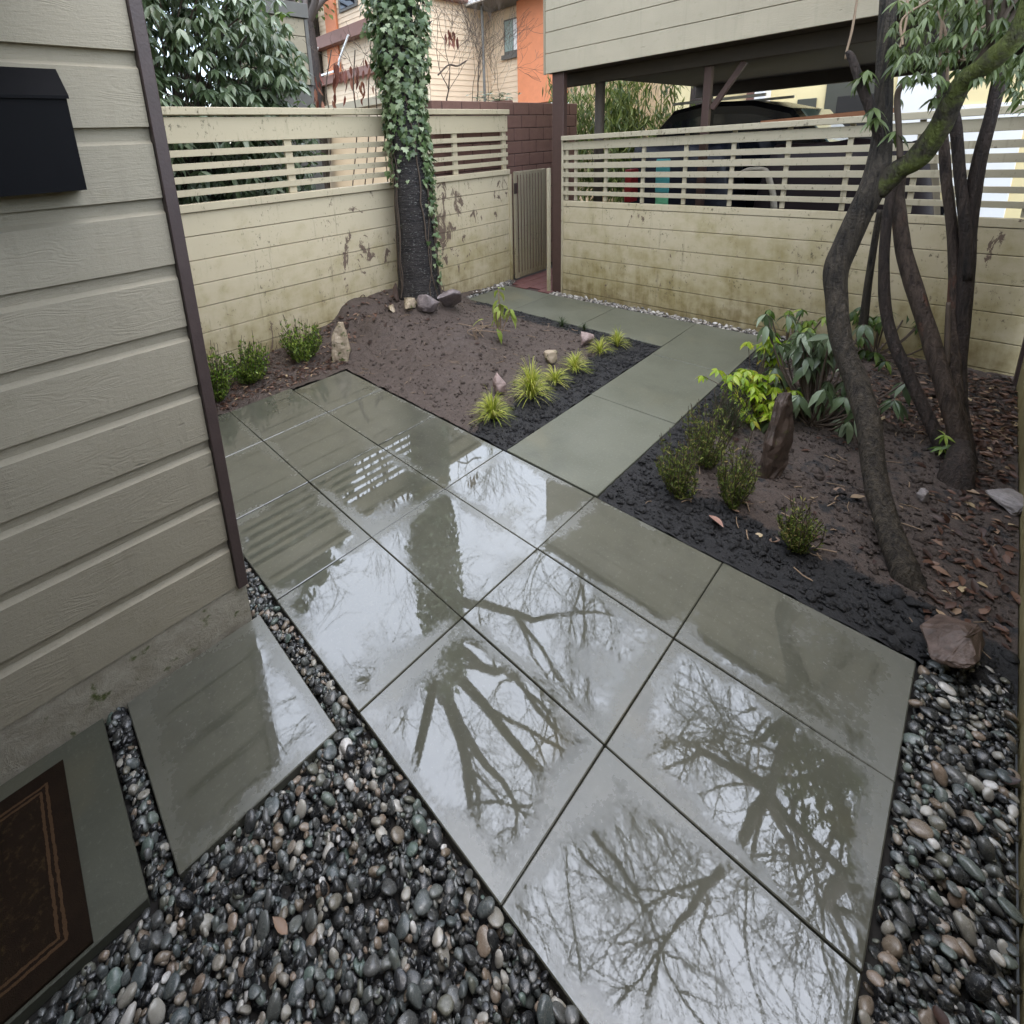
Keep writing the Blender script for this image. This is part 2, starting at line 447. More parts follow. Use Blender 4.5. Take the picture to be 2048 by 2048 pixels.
M['black'] = flat('black_metal', (.003, .003, .004), .65, .2, 20, 0, .12)
M['foundation'] = m_rock('concrete_foundation', (.23, .205, .155), (.35, .32, .255), -.085)
M['gap'] = flat('dark_bedding', (.02, .018, .016), .9)
M['ground'] = flat('asphalt', (.06, .06, .058), .8, .2, 3)
M['soil'] = m_soil('soil')
M['pebble'] = m_pebble('river_pebble')
M['pebble_pale'] = m_pebble('pale_pebble', True)
M['soffit'] = flat('soffit', (.040, .029, .018), .7, .25, 5, .1)
M['block'] = flat('block', (.165, .088, .07), .8, .22, 9, .3)
M['mortar'] = flat('mortar', (.07, .045, .04), .9)
M['gate'] = m_fence('gate_paint', (.33, .285, .20), 'x', .0, .4)
M['orange'] = flat('orange_cedar', (.62, .215, .095), .6, .15, 6, .1)
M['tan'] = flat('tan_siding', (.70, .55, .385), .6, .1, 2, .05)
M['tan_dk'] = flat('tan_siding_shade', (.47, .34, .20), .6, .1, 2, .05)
M['brownband'] = flat('brown_band', (.20, .10, .075), .6, .15, 6)
M['white'] = flat('white_paint', (.78, .78, .76), .45, .05, 5)
M['grey'] = flat('grey_paint', (.12, .115, .10), .6, .1, 6)
M['yellow'] = flat('cream_stucco', (.74, .62, .34), .8, .06, 4, .1)
M['darkdoor'] = flat('dark_door', (.06, .06, .045), .5)
tg = NT('window_glass'); M['glass'] = tg.fin((.25, .33, .30), .05, None, .8)
tg = NT('dark_glass'); M['dglass'] = tg.fin((.012, .014, .018), .06, None, .8)
tg = NT('car_paint'); M['carpaint'] = tg.fin((.008, .008, .010), .18, None, .6)
M['rubber'] = flat('rubber', (.015, .015, .015), .8)
M['chrome'] = flat('alloy', (.5, .5, .5), .3, .05, 5, 0, .5, 1.0)
M['bark_ch'] = m_bark('cherry_bark', (.004, .004, .005), (.042, .036, .033), horiz=True, moss=(-.17, (.09, .10, .02)))
M['bark_r'] = m_bark('rhodo_bark', (.006, .005, .004), (.062, .050, .036), moss=(-.15, (.07, .078, .025)))
M['bark_m'] = m_bark('mossy_bark', (.010, .009, .006), (.055, .045, .03), moss=(.055, (.12, .145, .03)))
M['bark_p'] = m_bark('peeling_bark', (.018, .012, .009), (.085, .06, .045), peel=(.15, .068, .042))
M['bark_d'] = m_bark('dark_bark', (.009, .007, .006), (.05, .035, .028))
M['twig'] = flat('twig', (.085, .062, .045), .8, .3, 20)
M['twig_bare'] = flat('bare_branch', (.055, .043, .036), .8, .3, 6)
M['twig_pale'] = flat('pale_twig', (.24, .17, .11), .7, .2, 20)
M['ivy'] = m_leaf('ivy', [(0, (.026, .055, .015)), (.35, (.09, .145, .05)), (.7, (.19, .25, .12)), (1, (.32, .38, .22))], .38)
M['rhodo'] = m_leaf('rhodo', [(0, (.040, .066, .026)), (.45, (.105, .150, .072)), (.8, (.19, .245, .145)), (1, (.32, .38, .27))], .32)
M['rhodo_g'] = m_leaf('rhodo_green', [(0, (.02, .045, .008)), (.5, (.05, .095, .015)), (1, (.12, .18, .04))], .35, .35)
M['willow'] = m_leaf('drooping_leaf', [(0, (.04, .065, .014)), (.5, (.10, .145, .04)), (.85, (.18, .235, .10)), (1, (.28, .33, .20))], .38, .35)
M['box'] = m_leaf('box_leaf', [(0, (.03, .065, .008)), (.45, (.10, .18, .018)), (1, (.30, .38, .07))], .4, .3)
M['heath'] = m_leaf('heather', [(0, (.045, .070, .014)), (.5, (.12, .17, .034)), (.85, (.22, .245, .06)), (1, (.32, .24, .10))], .6, .25, .3)
M['sedge'] = m_leaf('sedge', [(0, (.12, .17, .012)), (.4, (.34, .41, .04)), (.8, (.56, .56, .12)), (1, (.66, .62, .26))], .45, .35)
M['sedge_dk'] = m_leaf('sedge_dark', [(0, (.02, .035, .012)), (.6, (.05, .075, .03)), (1, (.09, .12, .05))], .5, .3)
M['lime'] = m_leaf('lime_leaf', [(0, (.16, .28, .01)), (.5, (.32, .45, .025)), (.85, (.48, .55, .08)), (1, (.56, .40, .05))], .35, .4)
M['sprout'] = m_leaf('sprout_leaf', [(0, (.22, .30, .05)), (1, (.38, .45, .12))], .4, .4)
M['dead'] = m_leaf('dead_leaf', [(0, (.03, .014, .010)), (.45, (.07, .032, .021)), (.75, (.12, .06, .038)), (.92, (.24, .15, .10)), (1, (.40, .31, .18))], .5, .15)
M['pinkleaf'] = m_leaf('pink_leaf', [(0, (.34, .20, .16)), (1, (.42, .26, .20))], .5, .1)
M['hang'] = m_leaf('withered_leaf', [(0, (.10, .03, .02)), (.6, (.20, .065, .045)), (1, (.33, .16, .09))], .5, .3)
M['autumn'] = m_leaf('autumn_leaf', [(0, (.55, .25, .02)), (1, (.75, .42, .04))], .5, .3)
M['bamboo'] = m_leaf('bamboo_leaf', [(0, (.03, .05, .010)), (.6, (.09, .125, .025)), (1, (.20, .23, .06))], .45, .4)
M['rock_pk'] = m_rock('pink_rock', (.17, .12, .105), (.36, .27, .25))
M['rock_gr'] = m_rock('grey_rock', (.12, .105, .10), (.30, .27, .26))
M['rock_pu'] = m_rock('purple_grey_rock', (.07, .058, .056), (.22, .18, .175))
M['rock_ms'] = m_rock('mossy_rock', (.25, .20, .13), (.42, .34, .25), -.02)
M['rock_br'] = m_rock('brown_rock', (.028, .017, .012), (.12, .082, .066))
M['rock_wd'] = m_rock('red_slab', (.014, .009, .006), (.075, .05, .038), -.10)

# ------------------------------------------------------------------ setting: ground, patio, walkway
def sheet(name, x0, x1, y0, y1, z, mat):
    o = mobj(name, [(x0, y0, z), (x1, y0, z), (x1, y1, z), (x0, y1, z)], [(0, 1, 2, 3)], mat)
    return tag(o, kind='structure')
sheet('ground', -150, 150, -150, 150, -.09, M['ground'])
patio = sheet('patio', -.004, 1.838, -4.60, .02, -.047, M['gap'])
walk = sheet('walkway', 1.842, 5.47, -3.07, .66, -.048, M['gap'])
SX, SY, G = .61, .7625, .0045
rp = random.Random(3)
def paver(x0, x1, y0, y1, parent, mat, tilt=.35, dz=.0015, g=G):
    me = cbox_mesh(x1 - x0 - g, y1 - y0 - g, .045, .0035, mat, 'paver')
    o = inst('paver', me, ((x0 + x1) / 2, (y0 + y1) / 2, -.0225 + rp.uniform(-dz, dz)), parent,
             (R(rp.uniform(-tilt, tilt)), R(rp.uniform(-tilt, tilt)), R(rp.uniform(-.12, .12))))
    return o
for i in range(6):
    for j in range(3):
        y1 = -i * SY; y0 = y1 - SY
        if i == 0: y1 = -.045 if j < 2 else -.11
        paver(j * SX, (j + 1) * SX, y0, y1, patio, M['paver'])
for j in range(3):
    pass
WX = [1.846, 3.03, 4.225, 5.425]
for a, b in zip(WX[:-1], WX[1:]): paver(a, b, -3.06, -2.305, walk, M['paver_damp'], .15)
WY = [-2.303, -1.262, -.222, .645]
for a, b in zip(WY[:-1], WY[1:]): paver(4.49, 5.42, a, b, walk, M['paver_damp'], .15)
entry = sheet('entry_path', -2.2, -.09, -3.04, -2.31, -.049, M['gap'])
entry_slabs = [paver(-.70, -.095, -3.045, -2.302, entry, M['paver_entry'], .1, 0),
               paver(-1.95, -.782, -3.03, -2.295, entry, M['paver_shaded'], .1, 0)]
brickp = sheet('brick_path', 5.47, 8.2, -.15, .78, -.03, M['mortar'])
M['brickp'] = flat('paving_brick', (.13, .055, .05), .6, .3, 12, .2)
for r_ in range(4):
    for c_ in range(13):
        x0 = 5.475 + c_ * .205 + (.1 if r_ % 2 else 0)
        piece('brick', x0, x0 + .197, -.135 + r_ * .22, .077 + r_ * .22, -.026, -.004, M['brickp'], brickp, .004)

# ------------------------------------------------------------------ soil beds
CP = np.array([(3.3, .35, .40), (2.6, .8, .45), (3.07, .8, .45), (2.03, .8, .21), (1.8, .8, .13), (1.2, .8, .10), (.84, .8, .06), (0, .8, .04), (4.49, .8, .06), (5.2, .8, .0),
               (3.8, .5, .28), (2.6, .3, .30), (2.2, .25, .12), (3.0, -.5, .20), (3.6, -.7, .13), (2.5, -.9, .09), (3.2, -1.4, .06), (2.3, -1.6, .02), (4.1, -1.2, .03), (4.1, .0, .10), (1.5, .4, .05), (.8, .4, .02),
               *[(1.86, y, -.006) for y in np.linspace(-2.25, -.1, 9)], *[(x, -2.27, -.006) for x in np.linspace(1.9, 4.45, 10)],
               *[(4.46, y, -.006) for y in np.linspace(-2.2, .5, 9)], *[(x, .0, -.006) for x in np.linspace(-.1, 1.8, 8)]])
def terr_mid(x, y):
    d2 = (CP[:, 0] - x) ** 2 + (CP[:, 1] - y) ** 2
    w = 1 / (d2 + .012) ** 1.6
    return float((w * CP[:, 2]).sum() / w.sum())
CQ = np.array([*[(x, -3.09, -.008) for x in np.linspace(1.9, 5.5, 12)], *[(1.86, y, -.008) for y in np.linspace(-3.1, -4.6, 7)], (2.6, -3.9, .05), (3.2, -4.0, .07), (3.6, -4.4, .08),
               (4.4, -4.2, .06), (4.9, -4.7, .07), (5.5, -4.0, .03), (5.55, -4.7, .03), (2.6, -4.5, .03), (3.0, -4.8, .06), (4.2, -3.4, .03), (2.0, -4.8, .0)])
def terr_right(x, y):
    d2 = (CQ[:, 0] - x) ** 2 + (CQ[:, 1] - y) ** 2
    w = 1 / (d2 + .02) ** 1.6
    return float((w * CQ[:, 2]).sum() / w.sum())
def terr(x, y):
    return terr_mid(x, y) if y > -2.6 else terr_right(x, y)
def gp(x, y):
    """photo pixel -> point on the soil"""
    z = 0.0
    for _ in range(12):
        p = onz(x, y, z); z = .5 * z + .5 * terr(p[0], p[1])
    return np.array([p[0], p[1], terr(p[0], p[1])])
def nz(x, y, s, k=0.0): return noise.noise(Vector((x * s, y * s, k)))
def soil_bed(name, x0, x1, y0, y1, keep, f, darkf, wetf, res=.022):
    nx = int((x1 - x0) / res); ny = int((y1 - y0) / res)
    xs = np.linspace(x0, x1, nx + 1); ys = np.linspace(y0, y1, ny + 1)
    idx = -np.ones((nx + 1, ny + 1), int); V = []; D = []; W = []
    for i, x in enumerate(xs):
        for j, y in enumerate(ys):
            if not keep(x, y): continue
            z = f(x, y); dk = darkf(x, y)
            z += .012 * nz(x, y, 7) + .012 * nz(x, y, 19, 3) + (.005 + .003 * dk) * nz(x, y, 42, 7)
            idx[i, j] = len(V); V.append((x, y, z)); D.append(dk); W.append(wetf(x, y))
    F = [(idx[i, j], idx[i + 1, j], idx[i + 1, j + 1], idx[i, j + 1]) for i in range(nx) for j in range(ny)
         if idx[i, j] >= 0 and idx[i + 1, j] >= 0 and idx[i + 1, j + 1] >= 0 and idx[i, j + 1] >= 0]
    o = mobj(name, V, np.array(F), M['soil'], smooth=True, attrs={'dark': D, 'wet': W}, origin=(0, 0, 0))
    return tag(o, kind='structure')
def sm(a, b, x):
    t = min(1, max(0, (x - a) / (b - a))); return t * t * (3 - 2 * t)
def dark_mid(x, y):
    d = 0
    if y < .02: d = max(d, 1 - sm(.22, .62, y + 2.3))
    if x > 3.6 and y < .4: d = max(d, 1 - sm(.12, .40, 4.49 - x))
    return d * (sm(1.9, 2.4, x + .45 * (y < -1.7)))
def dark_right(x, y):
    d = 1 - sm(.15, .42, -3.06 - y)
    d = max(d, 1 - sm(.22, .62, x - 1.84 - .1 * (y + 4)))
    return max(d, .38)
def wet_mid(x, y): return .9 * math.exp(-((x - 2.75) ** 2 + (y + .95) ** 2) / .35)
bed_mid = soil_bed('planting_bed', -.12, 5.72, -2.296, .80, lambda x, y: not (x < 1.836 and y < (-.045 if x < 1.22 else -.11)) and not (x > 4.487 and y < .65), terr_mid, dark_mid, wet_mid, .024)
bed_right = soil_bed('planting_bed', 1.84, 5.6, -4.86, -3.064, lambda x, y: x > 1.84 or y > -4.6, terr_right, dark_right, lambda x, y: .1, .022)

# loose crumbs of soil on both beds
def ico(sub):
    bm = bmesh.new(); bmesh.ops.create_icosphere(bm, subdivisions=sub, radius=1.0)
    v = np.array([q.co[:] for q in bm.verts]); f = np.array([[q.index for q in g.verts] for g in bm.faces]); bm.free(); return v, f
def crumbs(parent, region, n, seed, darkf, f):
    rg = np.random.default_rng(seed); v, fc = ico(1)
    v = v * (1 + .28 * rg.standard_normal((len(v), 1)))
    Ms = []; dk = []
    while len(Ms) < n:
        x = rg.uniform(region[0], region[1]); y = rg.uniform(region[2], region[3])
        if not region[4](x, y): continue
        d = darkf(x, y)
        if rg.random() > .25 + .75 * d: continue
        s = rg.lognormal(math.log(.0042), .72) * (1.0 + .15 * d)
        s = min(s, .026)
        B = basis(rg.standard_normal(3)) * (rg.uniform(.7, 1.3, 3))
        Ms.append(mat4(B, (x, y, f(x, y) + .004), s)); dk.append(d)
    V, F, a = replicate(v, fc, Ms, dk)
    o = mobj('soil_crumbs', V, F, M['soil'], parent, attrs={'dark': a, 'wet': np.zeros(len(a))}, origin=(0, 0, 0))
    return tag(o, kind='stuff')
crumbs(bed_mid, (1.85, 4.47, -2.28, .7, lambda x, y: True), 7000, 1, dark_mid, terr_mid)
crumbs(bed_right, (1.86, 5.5, -4.84, -3.08, lambda x, y: True), 10000, 2, dark_right, terr_right)

# ------------------------------------------------------------------ gravel
def uvsphere(seg, rings):
    v = [(0, 0, 1.0)]
    for i in range(1, rings):
        t = math.pi * i / rings
        for k in range(seg):
            p = 2 * math.pi * k / seg; v.append((math.sin(t) * math.cos(p), math.sin(t) * math.sin(p), math.cos(t)))
    v.append((0, 0, -1.0)); f = []
    for k in range(seg): f.append((0, 1 + k, 1 + (k + 1) % seg))
    for i in range(rings - 2):
        for k in range(seg):
            a = 1 + i * seg + k; b = 1 + i * seg + (k + 1) % seg
            f.append((a, a + seg, b + seg)); f.append((a, b + seg, b))
    e = len(v) - 1; o = 1 + (rings - 2) * seg
    for k in range(seg): f.append((o + k, e, o + (k + 1) % seg))
    return np.array(v), np.array(f)
PV, PF = uvsphere(12, 8)
PEB = []
for k in range(7):
    rg = np.random.default_rng(40 + k); v = PV.copy()
    v = np.sign(v) * np.abs(v) ** rg.uniform(.82, 1.0)
    for _ in range(5):
        d = rg.standard_normal(3); d /= np.linalg.norm(d); v *= (1 + .16 * rg.standard_normal() * np.clip(v @ d, 0, 1) ** 2)[:, None]
    for _ in range(3 + k % 3):
        d = rg.standard_normal(3); d /= np.linalg.norm(d); c = rg.uniform(.5, .8); s = v @ d
        v = v - d[None] * (np.maximum(s - c, 0) * .75)[:, None]
    PEB.append(v)
def deposit(rects, size, zbase, target, seed, ok=lambda x, y: True, cell=.003, sig=.40):
    """drop pebbles on a height map until the bed is filled up to the target level"""
    rg = np.random.default_rng(seed)
    x0 = min(r[0] for r in rects) - .05; x1 = max(r[1] for r in rects) + .05; y0 = min(r[2] for r in rects) - .05; y1 = max(r[3] for r in rects) + .05
    nx = int((x1 - x0) / cell) + 1; ny = int((y1 - y0) / cell) + 1
    H = np.full((nx, ny), zbase, np.float32); out = []
    area = np.array([(r[1] - r[0]) * (r[3] - r[2]) for r in rects]); area /= area.sum()
    tot = sum((r[1] - r[0]) * (r[3] - r[2]) for r in rects)
    nmax = int(tot / (math.pi * size * size * .7) * 3.6); miss = 0
    for _ in range(nmax):
        r = rects[rg.choice(len(rects), p=area)]
        a = min(size * rg.lognormal(-.05, sig), size * 2.3); b = a * rg.uniform(.52, .92); c = a * rg.uniform(.34, .58)
        m = min(b * .45, .45 * (r[1] - r[0]), .45 * (r[3] - r[2]))
        x = rg.uniform(r[0] + m, r[1] - m); y = rg.uniform(r[2] + m, r[3] - m)
        if not ok(x, y): continue
        i0 = int((x - a - x0) / cell); i1 = int((x + a - x0) / cell) + 2; j0 = int((y - a - y0) / cell); j1 = int((y + a - y0) / cell) + 2
        i0 = max(i0, 0); j0 = max(j0, 0); S = H[i0:i1, j0:j1]
        if S.size == 0: continue
        yaw = rg.uniform(0, math.pi)
        gx = (x0 + (np.arange(i0, i0 + S.shape[0]) + .5) * cell - x)[:, None]; gy = (y0 + (np.arange(j0, j0 + S.shape[1]) + .5) * cell - y)[None]
        p = (gx * math.cos(yaw) + gy * math.sin(yaw)) / a; q = (-gx * math.sin(yaw) + gy * math.cos(yaw)) / b
        rr = p * p + q * q; ins = rr < 1
        if not ins.any(): continue
        hb = S[ins]; zb = .55 * hb.mean() + .45 * hb.max()
        z = zb + c * .72
        if z > target + a * .35: continue
        # tilt with the local slope plus some chance
        sx = float((S * ins * gx).sum() / ((gx * gx * ins).sum() + 1e-9)) - 0; sx = max(-.9, min(.9, (S[ins] * np.broadcast_to(gx, S.shape)[ins]).sum() / ((np.broadcast_to(gx, S.shape)[ins] ** 2).sum() + 1e-9)))
        sy = max(-.9, min(.9, (S[ins] * np.broadcast_to(gy, S.shape)[ins]).sum() / ((np.broadcast_to(gy, S.shape)[ins] ** 2).sum() + 1e-9)))
        nrm = np.array([-sx + rg.normal(0, .48), -sy + rg.normal(0, .48), 1.0]); nrm /= np.linalg.norm(nrm)
        B = basis((-math.sin(yaw), math.cos(yaw), 0), nrm)
        Bm = B * np.array([a, b, c])[None]
        out.append((x, y, z, Bm, a * b, rg.random(), rg.integers(len(PEB))))
        top = z + c * np.sqrt(np.clip(1 - rr, 0, 1)); S[ins] = np.maximum(S[ins], top[ins])
    return out
def inview(x, y):
    p = proj(np.array([[x, y, 0]]))[0]; return p[2] > .1 and -60 < p[0] < 2110 and 0 < p[1] < 2140
beds = []
g1 = sheet('gravel_bed', -2.3, -.004, -4.85, -1.6, -.052, M['gap'])
beds.append((g1, deposit([(-1.2, -.006, -4.2, -3.052)], .0148, -.05, -.002, 11, inview), M['pebble']))
beds.append((g1, deposit([(-.092, -.008, -3.06, -2.31), (-.122, -.008, -2.31, -1.70)], .0128, -.05, -.002, 12, inview), M['pebble']))
beds.append((g1, deposit([(-.776, -.704, -3.06, -2.30)], .0130, -.05, -.006, 13, inview), M['pebble']))
g2 = sheet('gravel_bed', .0, 1.9, -4.86, -4.575, -.053, M['gap'])
beds.append((g2, deposit([(.4, 1.83, -4.855, -4.583), (1.83, 2.0, -4.855, -4.60)], .0155, -.05, .004, 14, inview), M['pebble']))
g3 = sheet('gravel_strip', 5.43, 5.6, -3.25, -.14, -.054, M['gap'])
beds.append((g3, deposit([(5.435, 5.575, -3.2, -.15)], .017, -.05, -.005, 15), M['pebble_pale']))
g4 = sheet('gravel_strip', 4.3, 5.7, .652, .78, -.051, M['gap'])
beds.append((g4, deposit([(4.4, 5.65, .655, .78)], .017, -.03, .012, 16), M['pebble_pale']))
allp = []
for bi, (par, L, mt) in enumerate(beds):
    for k, p in enumerate(L):
        q = proj(np.array([[p[0], p[1], p[2]]]))[0]
        vis = p[2] > -.026 and -20 < q[0] < 2068 and q[1] < 2068
        allp.append((p[4] / q[2] ** 2 * (1 if vis else 0), bi, k))
allp.sort(reverse=True); single = set((b, k) for _, b, k in allp[:300])
for bi, (par, L, mt) in enumerate(beds):
    ms = [raw_mesh('pebble', v, PF, mt, True) for v in PEB]
    rest = [[] for _ in PEB]
    for k, (x, y, z, Bm, ar, rn, vi) in enumerate(L):
        if (bi, k) in single:
            o = bpy.data.objects.new('pebble', ms[vi]); link(o, par)
            o.matrix_local = Matrix(mat4(Bm, np.array([x, y, z]) - wloc(par)).tolist())
        else: rest[vi].append((mat4(Bm, (x, y, z)), rn))
    Vs, Fs, As, off = [], [], [], 0
    for vi, L2 in enumerate(rest):
        if not L2: continue
        V, F, a = replicate(PEB[vi], PF, [m for m, _ in L2], [r for _, r in L2])
        Vs.append(V); Fs.append(F + off); As.append(a); off += len(V)
    if Vs:
        o = mobj('pebbles', np.vstack(Vs), np.vstack(Fs), mt, par, True, {'rnd': np.concatenate(As)}, origin=(0, 0, 0))
        tag(o, kind='stuff')

# ------------------------------------------------------------------ house with the taupe siding
house = empty('house', (-2.2, -1.0, 0))
HY = -2.29
core = piece('wall', -4.2, -.150, HY + .03, 4.0, .0, 6.2, M['siding'], house, 0)
zb = .222
k = 0
while zb < 6.0:
    e = .27
    prof = [(HY, zb), (HY + .028, zb), (HY + .028, zb + e), (HY + .024, zb + e), (HY + .024, zb + .222), (HY + .0, zb + .206)]
    V, F = prism(prof, 'x', -4.2, -.176)
    mobj('siding_board', V, F, M['siding'], house)
    zb += e; k += 1
prof = [(HY + .006, -.05), (HY + .027, -.05), (HY + .027, .2195), (HY + .006, .2195)]
V, F = prism(prof, 'x', -4.2, -.131); mobj('foundation', V, F, M['foundation'], house)
piece('corner_trim', -.1735, -.126, HY - .022, HY + .026, .215, 6.1, M['trim'], house, .003)
piece('roof', -4.6, .25, HY - .35, 4.4, 6.2, 6.35, M['grey'], house, .01)
piece('added_shade_roof', -4.2, -.50, -4.95, HY - .03, 3.05, 3.20, M['grey'], house, .01)  # unseen roof, added to keep sky light off the entry corner
piece('added_entry_wall', -2.3, -2.05, -4.95, HY - .005, -.05, 3.048, M['siding'], house, .004)  # unseen wall added to deepen the entry shade; doormat suggests its door
dr = piece('door', -2.048, -2.02, -3.5, -2.55, .02, 2.7, M['post'], house, .004)
V, F = tube([(-2.018, -3.4, 1.25), (-1.99, -3.4, 1.25), (-1.965, -3.4, 1.25)], .03, 12); mobj('handle', V, F, M['chrome'], dr, True)
tag(house, 'house with taupe channel siding and brown corner trim above the doormat', 'house')

mb = empty('mailbox', (-.6, HY - .002, 2.17))
V, F = prism([(HY - .001, 2.17), (HY - .13, 2.17), (HY - .13, 2.468), (HY - .001, 2.56)], 'x', -.80, -.438)
mobj('body', V, F, M['black'], mb)
V, F = prism([(HY - .001, 2.563), (HY - .138, 2.464), (HY - .138, 2.474), (HY - .001, 2.575)], 'x', -.81, -.432)
mobj('lid', V, F, M['black'], mb)
tag(mb, 'black metal mailbox with sloped lid hung on taupe siding', 'mailbox')

M['mat'] = None
t = NT('doormat'); v = t.pos(obj=True); xyz = t.sep(v)
def band(s, c, w):
    return t.math('LESS_THAN', t.math('ABSOLUTE', t.math('SUBTRACT', s, c)), w)
ax = t.math('ABSOLUTE', xyz[0]); ay = t.math('ABSOLUTE', xyz[1])
HXm, HYm = .50, .322
dm = t.math('MINIMUM', t.math('SUBTRACT', HXm, ax), t.math('SUBTRACT', HYm, ay))
wob = t.math('MULTIPLY', t.math('SUBTRACT', t.noise(v, 60, 3), .5), .010); dm2 = t.math('ADD', dm, wob)
st = t.math('MAXIMUM', band(dm2, .058, .0045), band(dm2, .076, .0045))
nn = t.noise(v, 9, 5, .7); base = t.mix(nn, (.006, .004, .003), (.022, .013, .007))
inner = t.math('GREATER_THAN', dm, .085); base = t.mix(t.math('MULTIPLY', inner, t.step(t.noise(v, 45, 4, .7), .5, .7)), base, (.035, .022, .010))
cc = t.mix(st, base, (.06, .034, .018))
M['mat'] = t.fin(cc, .95, t.bump(t.noise(v, 300, 2), .6, .004), .1)
matm = mobj('doormat', *prism([(-3.02, .001), (-2.375, .001), (-2.375, .011), (-2.38, .0135), (-3.015, .0135), (-3.02, .011)], 'x', -1.93, -.93), M['mat'])
tag(matm, 'dark brown doormat with a double tan border stripe', 'doormat')

# ------------------------------------------------------------------ slatted fence along Y = .8 (behind the ivy tree)
def planks(parent, levels, axis, a0, a1, pos, thick, mat, gaps=()):
    rr = random.Random(len(levels) * 7 + int(a1))
    for z0, z1 in zip(levels[:-1], levels[1:]):
        d = rr.uniform(-.0035, .0035)
        if axis == 'x': piece('plank', a0, a1, pos + d, pos + thick, z0 + .004, z1 - .004, mat, parent, .003)
        else: piece('plank', pos + d, pos + thick, a0, a1, z0 + .004, z1 - .004, mat, parent, .003)
FL = empty('slatted_fence', (2.6, .85, 0))
FX0, FX1, FY = -.6, 5.70, .80
lv = [-.05, .245, .52, .80, 1.04, 1.285, 1.53, 1.765]
planks(FL, lv, 'x', FX0, FX1, FY, .05, M['wall_x'])
piece('backing', FX0, FX1 - .01, FY + .055, FY + .075, -.05, 1.755, M['mortar'], FL, 0)
piece('ledge', FX0, FX1 + .01, FY - .035, FY + .09, 1.768, 1.845, M['fence_x'], FL, .004)
for z0, z1 in ((1.92, 1.985), (2.045, 2.11), (2.172, 2.235), (2.297, 2.362)):
    piece('slat', FX0, FX1, FY - .004, FY + .016, z0, z1, M['fence_x'], FL, .002)
piece('top_board', FX0, FX1, FY - .006, FY + .018, 2.425, 2.665, M['fence_x'], FL, .003)
piece('cap', FX0, FX1 + .012, FY - .045, FY + .075, 2.682, 2.755, M['fence_x'], FL, .005)
for x in (.2, 1.96, 3.4, 4.55, 5.64):
    piece('post', x - .045, x + .045, FY + .019, FY + .054, 1.847, 2.680, M['fence_x'], FL, .003)
piece('end_post', FX1 + .0, FX1 + .05, FY - .03, FY + .06, -.05, 1.766, M['fence_x'], FL, .003)
tag(FL, 'cream slatted fence over a stained plank wall behind the ivy-covered tree', 'fence')

# ------------------------------------------------------------------ slatted fence along X = 5.61 (in front of the carport)
FR = empty('slatted_fence', (5.63, -2.6, 0))
RX, RY0, RY1 = 5.605, -4.90, -.292
lv = [-.05, .05, .311, .573, .824, 1.078, 1.31, 1.395]
planks(FR, lv, 'y', RY0, RY1, RX, .05, M['wall_y'])
piece('backing', RX + .055, RX + .07, RY0, RY1 - .01, -.05, 1.385, M['mortar'], FR, 0)
for z0, z1 in ((1.477, 1.533), (1.60, 1.655), (1.727, 1.794), (1.85, 1.926), (1.968, 2.034)):
    piece('slat', RX - .003, RX + .017, RY0, RY1, z0, z1, M['fence_y'], FR, .002)
piece('top_board', RX - .004, RX + .018, RY0, RY1, 2.105, 2.212, M['fence_y'], FR, .003)
piece('cap', RX - .05, RX + .09, RY0, RY1 + .008, 2.236, 2.30, M['fence_y'], FR, .005)
piece('end_board', RX - .012, RX + .05, RY1 + .001, RY1 + .026, -.05, 2.234, M['fence_y'], FR, .003)
for y in (-.335, -.48, -.94, -1.455, -1.97, -2.48, -2.995, -3.50, -3.99, -4.40, -4.7):
    piece('batten', RX + .0185, RX + .05, y - .021, y + .021, 1.40, 2.234, M['fence_y'], FR, .002)
tag(FR, 'cream slatted fence with a mildewed plank wall in front of the carport', 'fence')

# side wall along Y = -4.86
SW = empty('board_fence', (2.5, -4.9, 0))
lv = [-.06, .25, .56, .87, 1.18, 1.49, 1.80, 2.11, 2.42]
planks(SW, lv, 'x', -3.0, 5.38, -4.91, .045, M['sidewall'])
piece('corner_post', 5.40, 5.50, -4.93, -4.845, -.05, 2.45, M['trim'], SW, .004)
tag(SW, 'olive-brown plank fence along the gravel strip and dark corner post', 'fence')

# ------------------------------------------------------------------ gate, swung open along the block wall
GT = empty('gate', (5.74, .74, 0))
gx0, gx1, gy = 5.76, 6.60, .735
piece('hinge_stile', gx0, gx0 + .06, gy - .02, gy + .02, .03, 1.80, M['gate'], GT, .003)
piece('latch_stile', gx1 - .06, gx1, gy - .02, gy + .02, .03, 1.80, M['gate'], GT, .003)
piece('top_rail', gx0 + .062, gx1 - .062, gy - .018, gy + .018, 1.74, 1.80, M['gate'], GT, .003)
piece('bottom_rail', gx0 + .062, gx1 - .062, gy - .018, gy + .018, .03, .11, M['gate'], GT, .003)
for i in range(9):
    x = gx0 + .105 + i * .079
    piece('slat', x - .024, x + .024, gy - .034, gy - .019, .05, 1.785, M['gate'], GT, .003)
piece('hinge', gx0 - .03, gx0 + .05, gy - .03, gy - .0205, 1.45, 1.62, M['trim'], GT, .002)
tag(GT, 'narrow wooden gate of vertical slats swung open towards the carport', 'gate')
JB = piece('gate_jamb', 5.545, 5.60, -.085, -.045, -.02, 1.86, M['fence_y'], None, .003)
tag(JB, 'pale narrow gate jamb standing against the brown carport post', 'post')

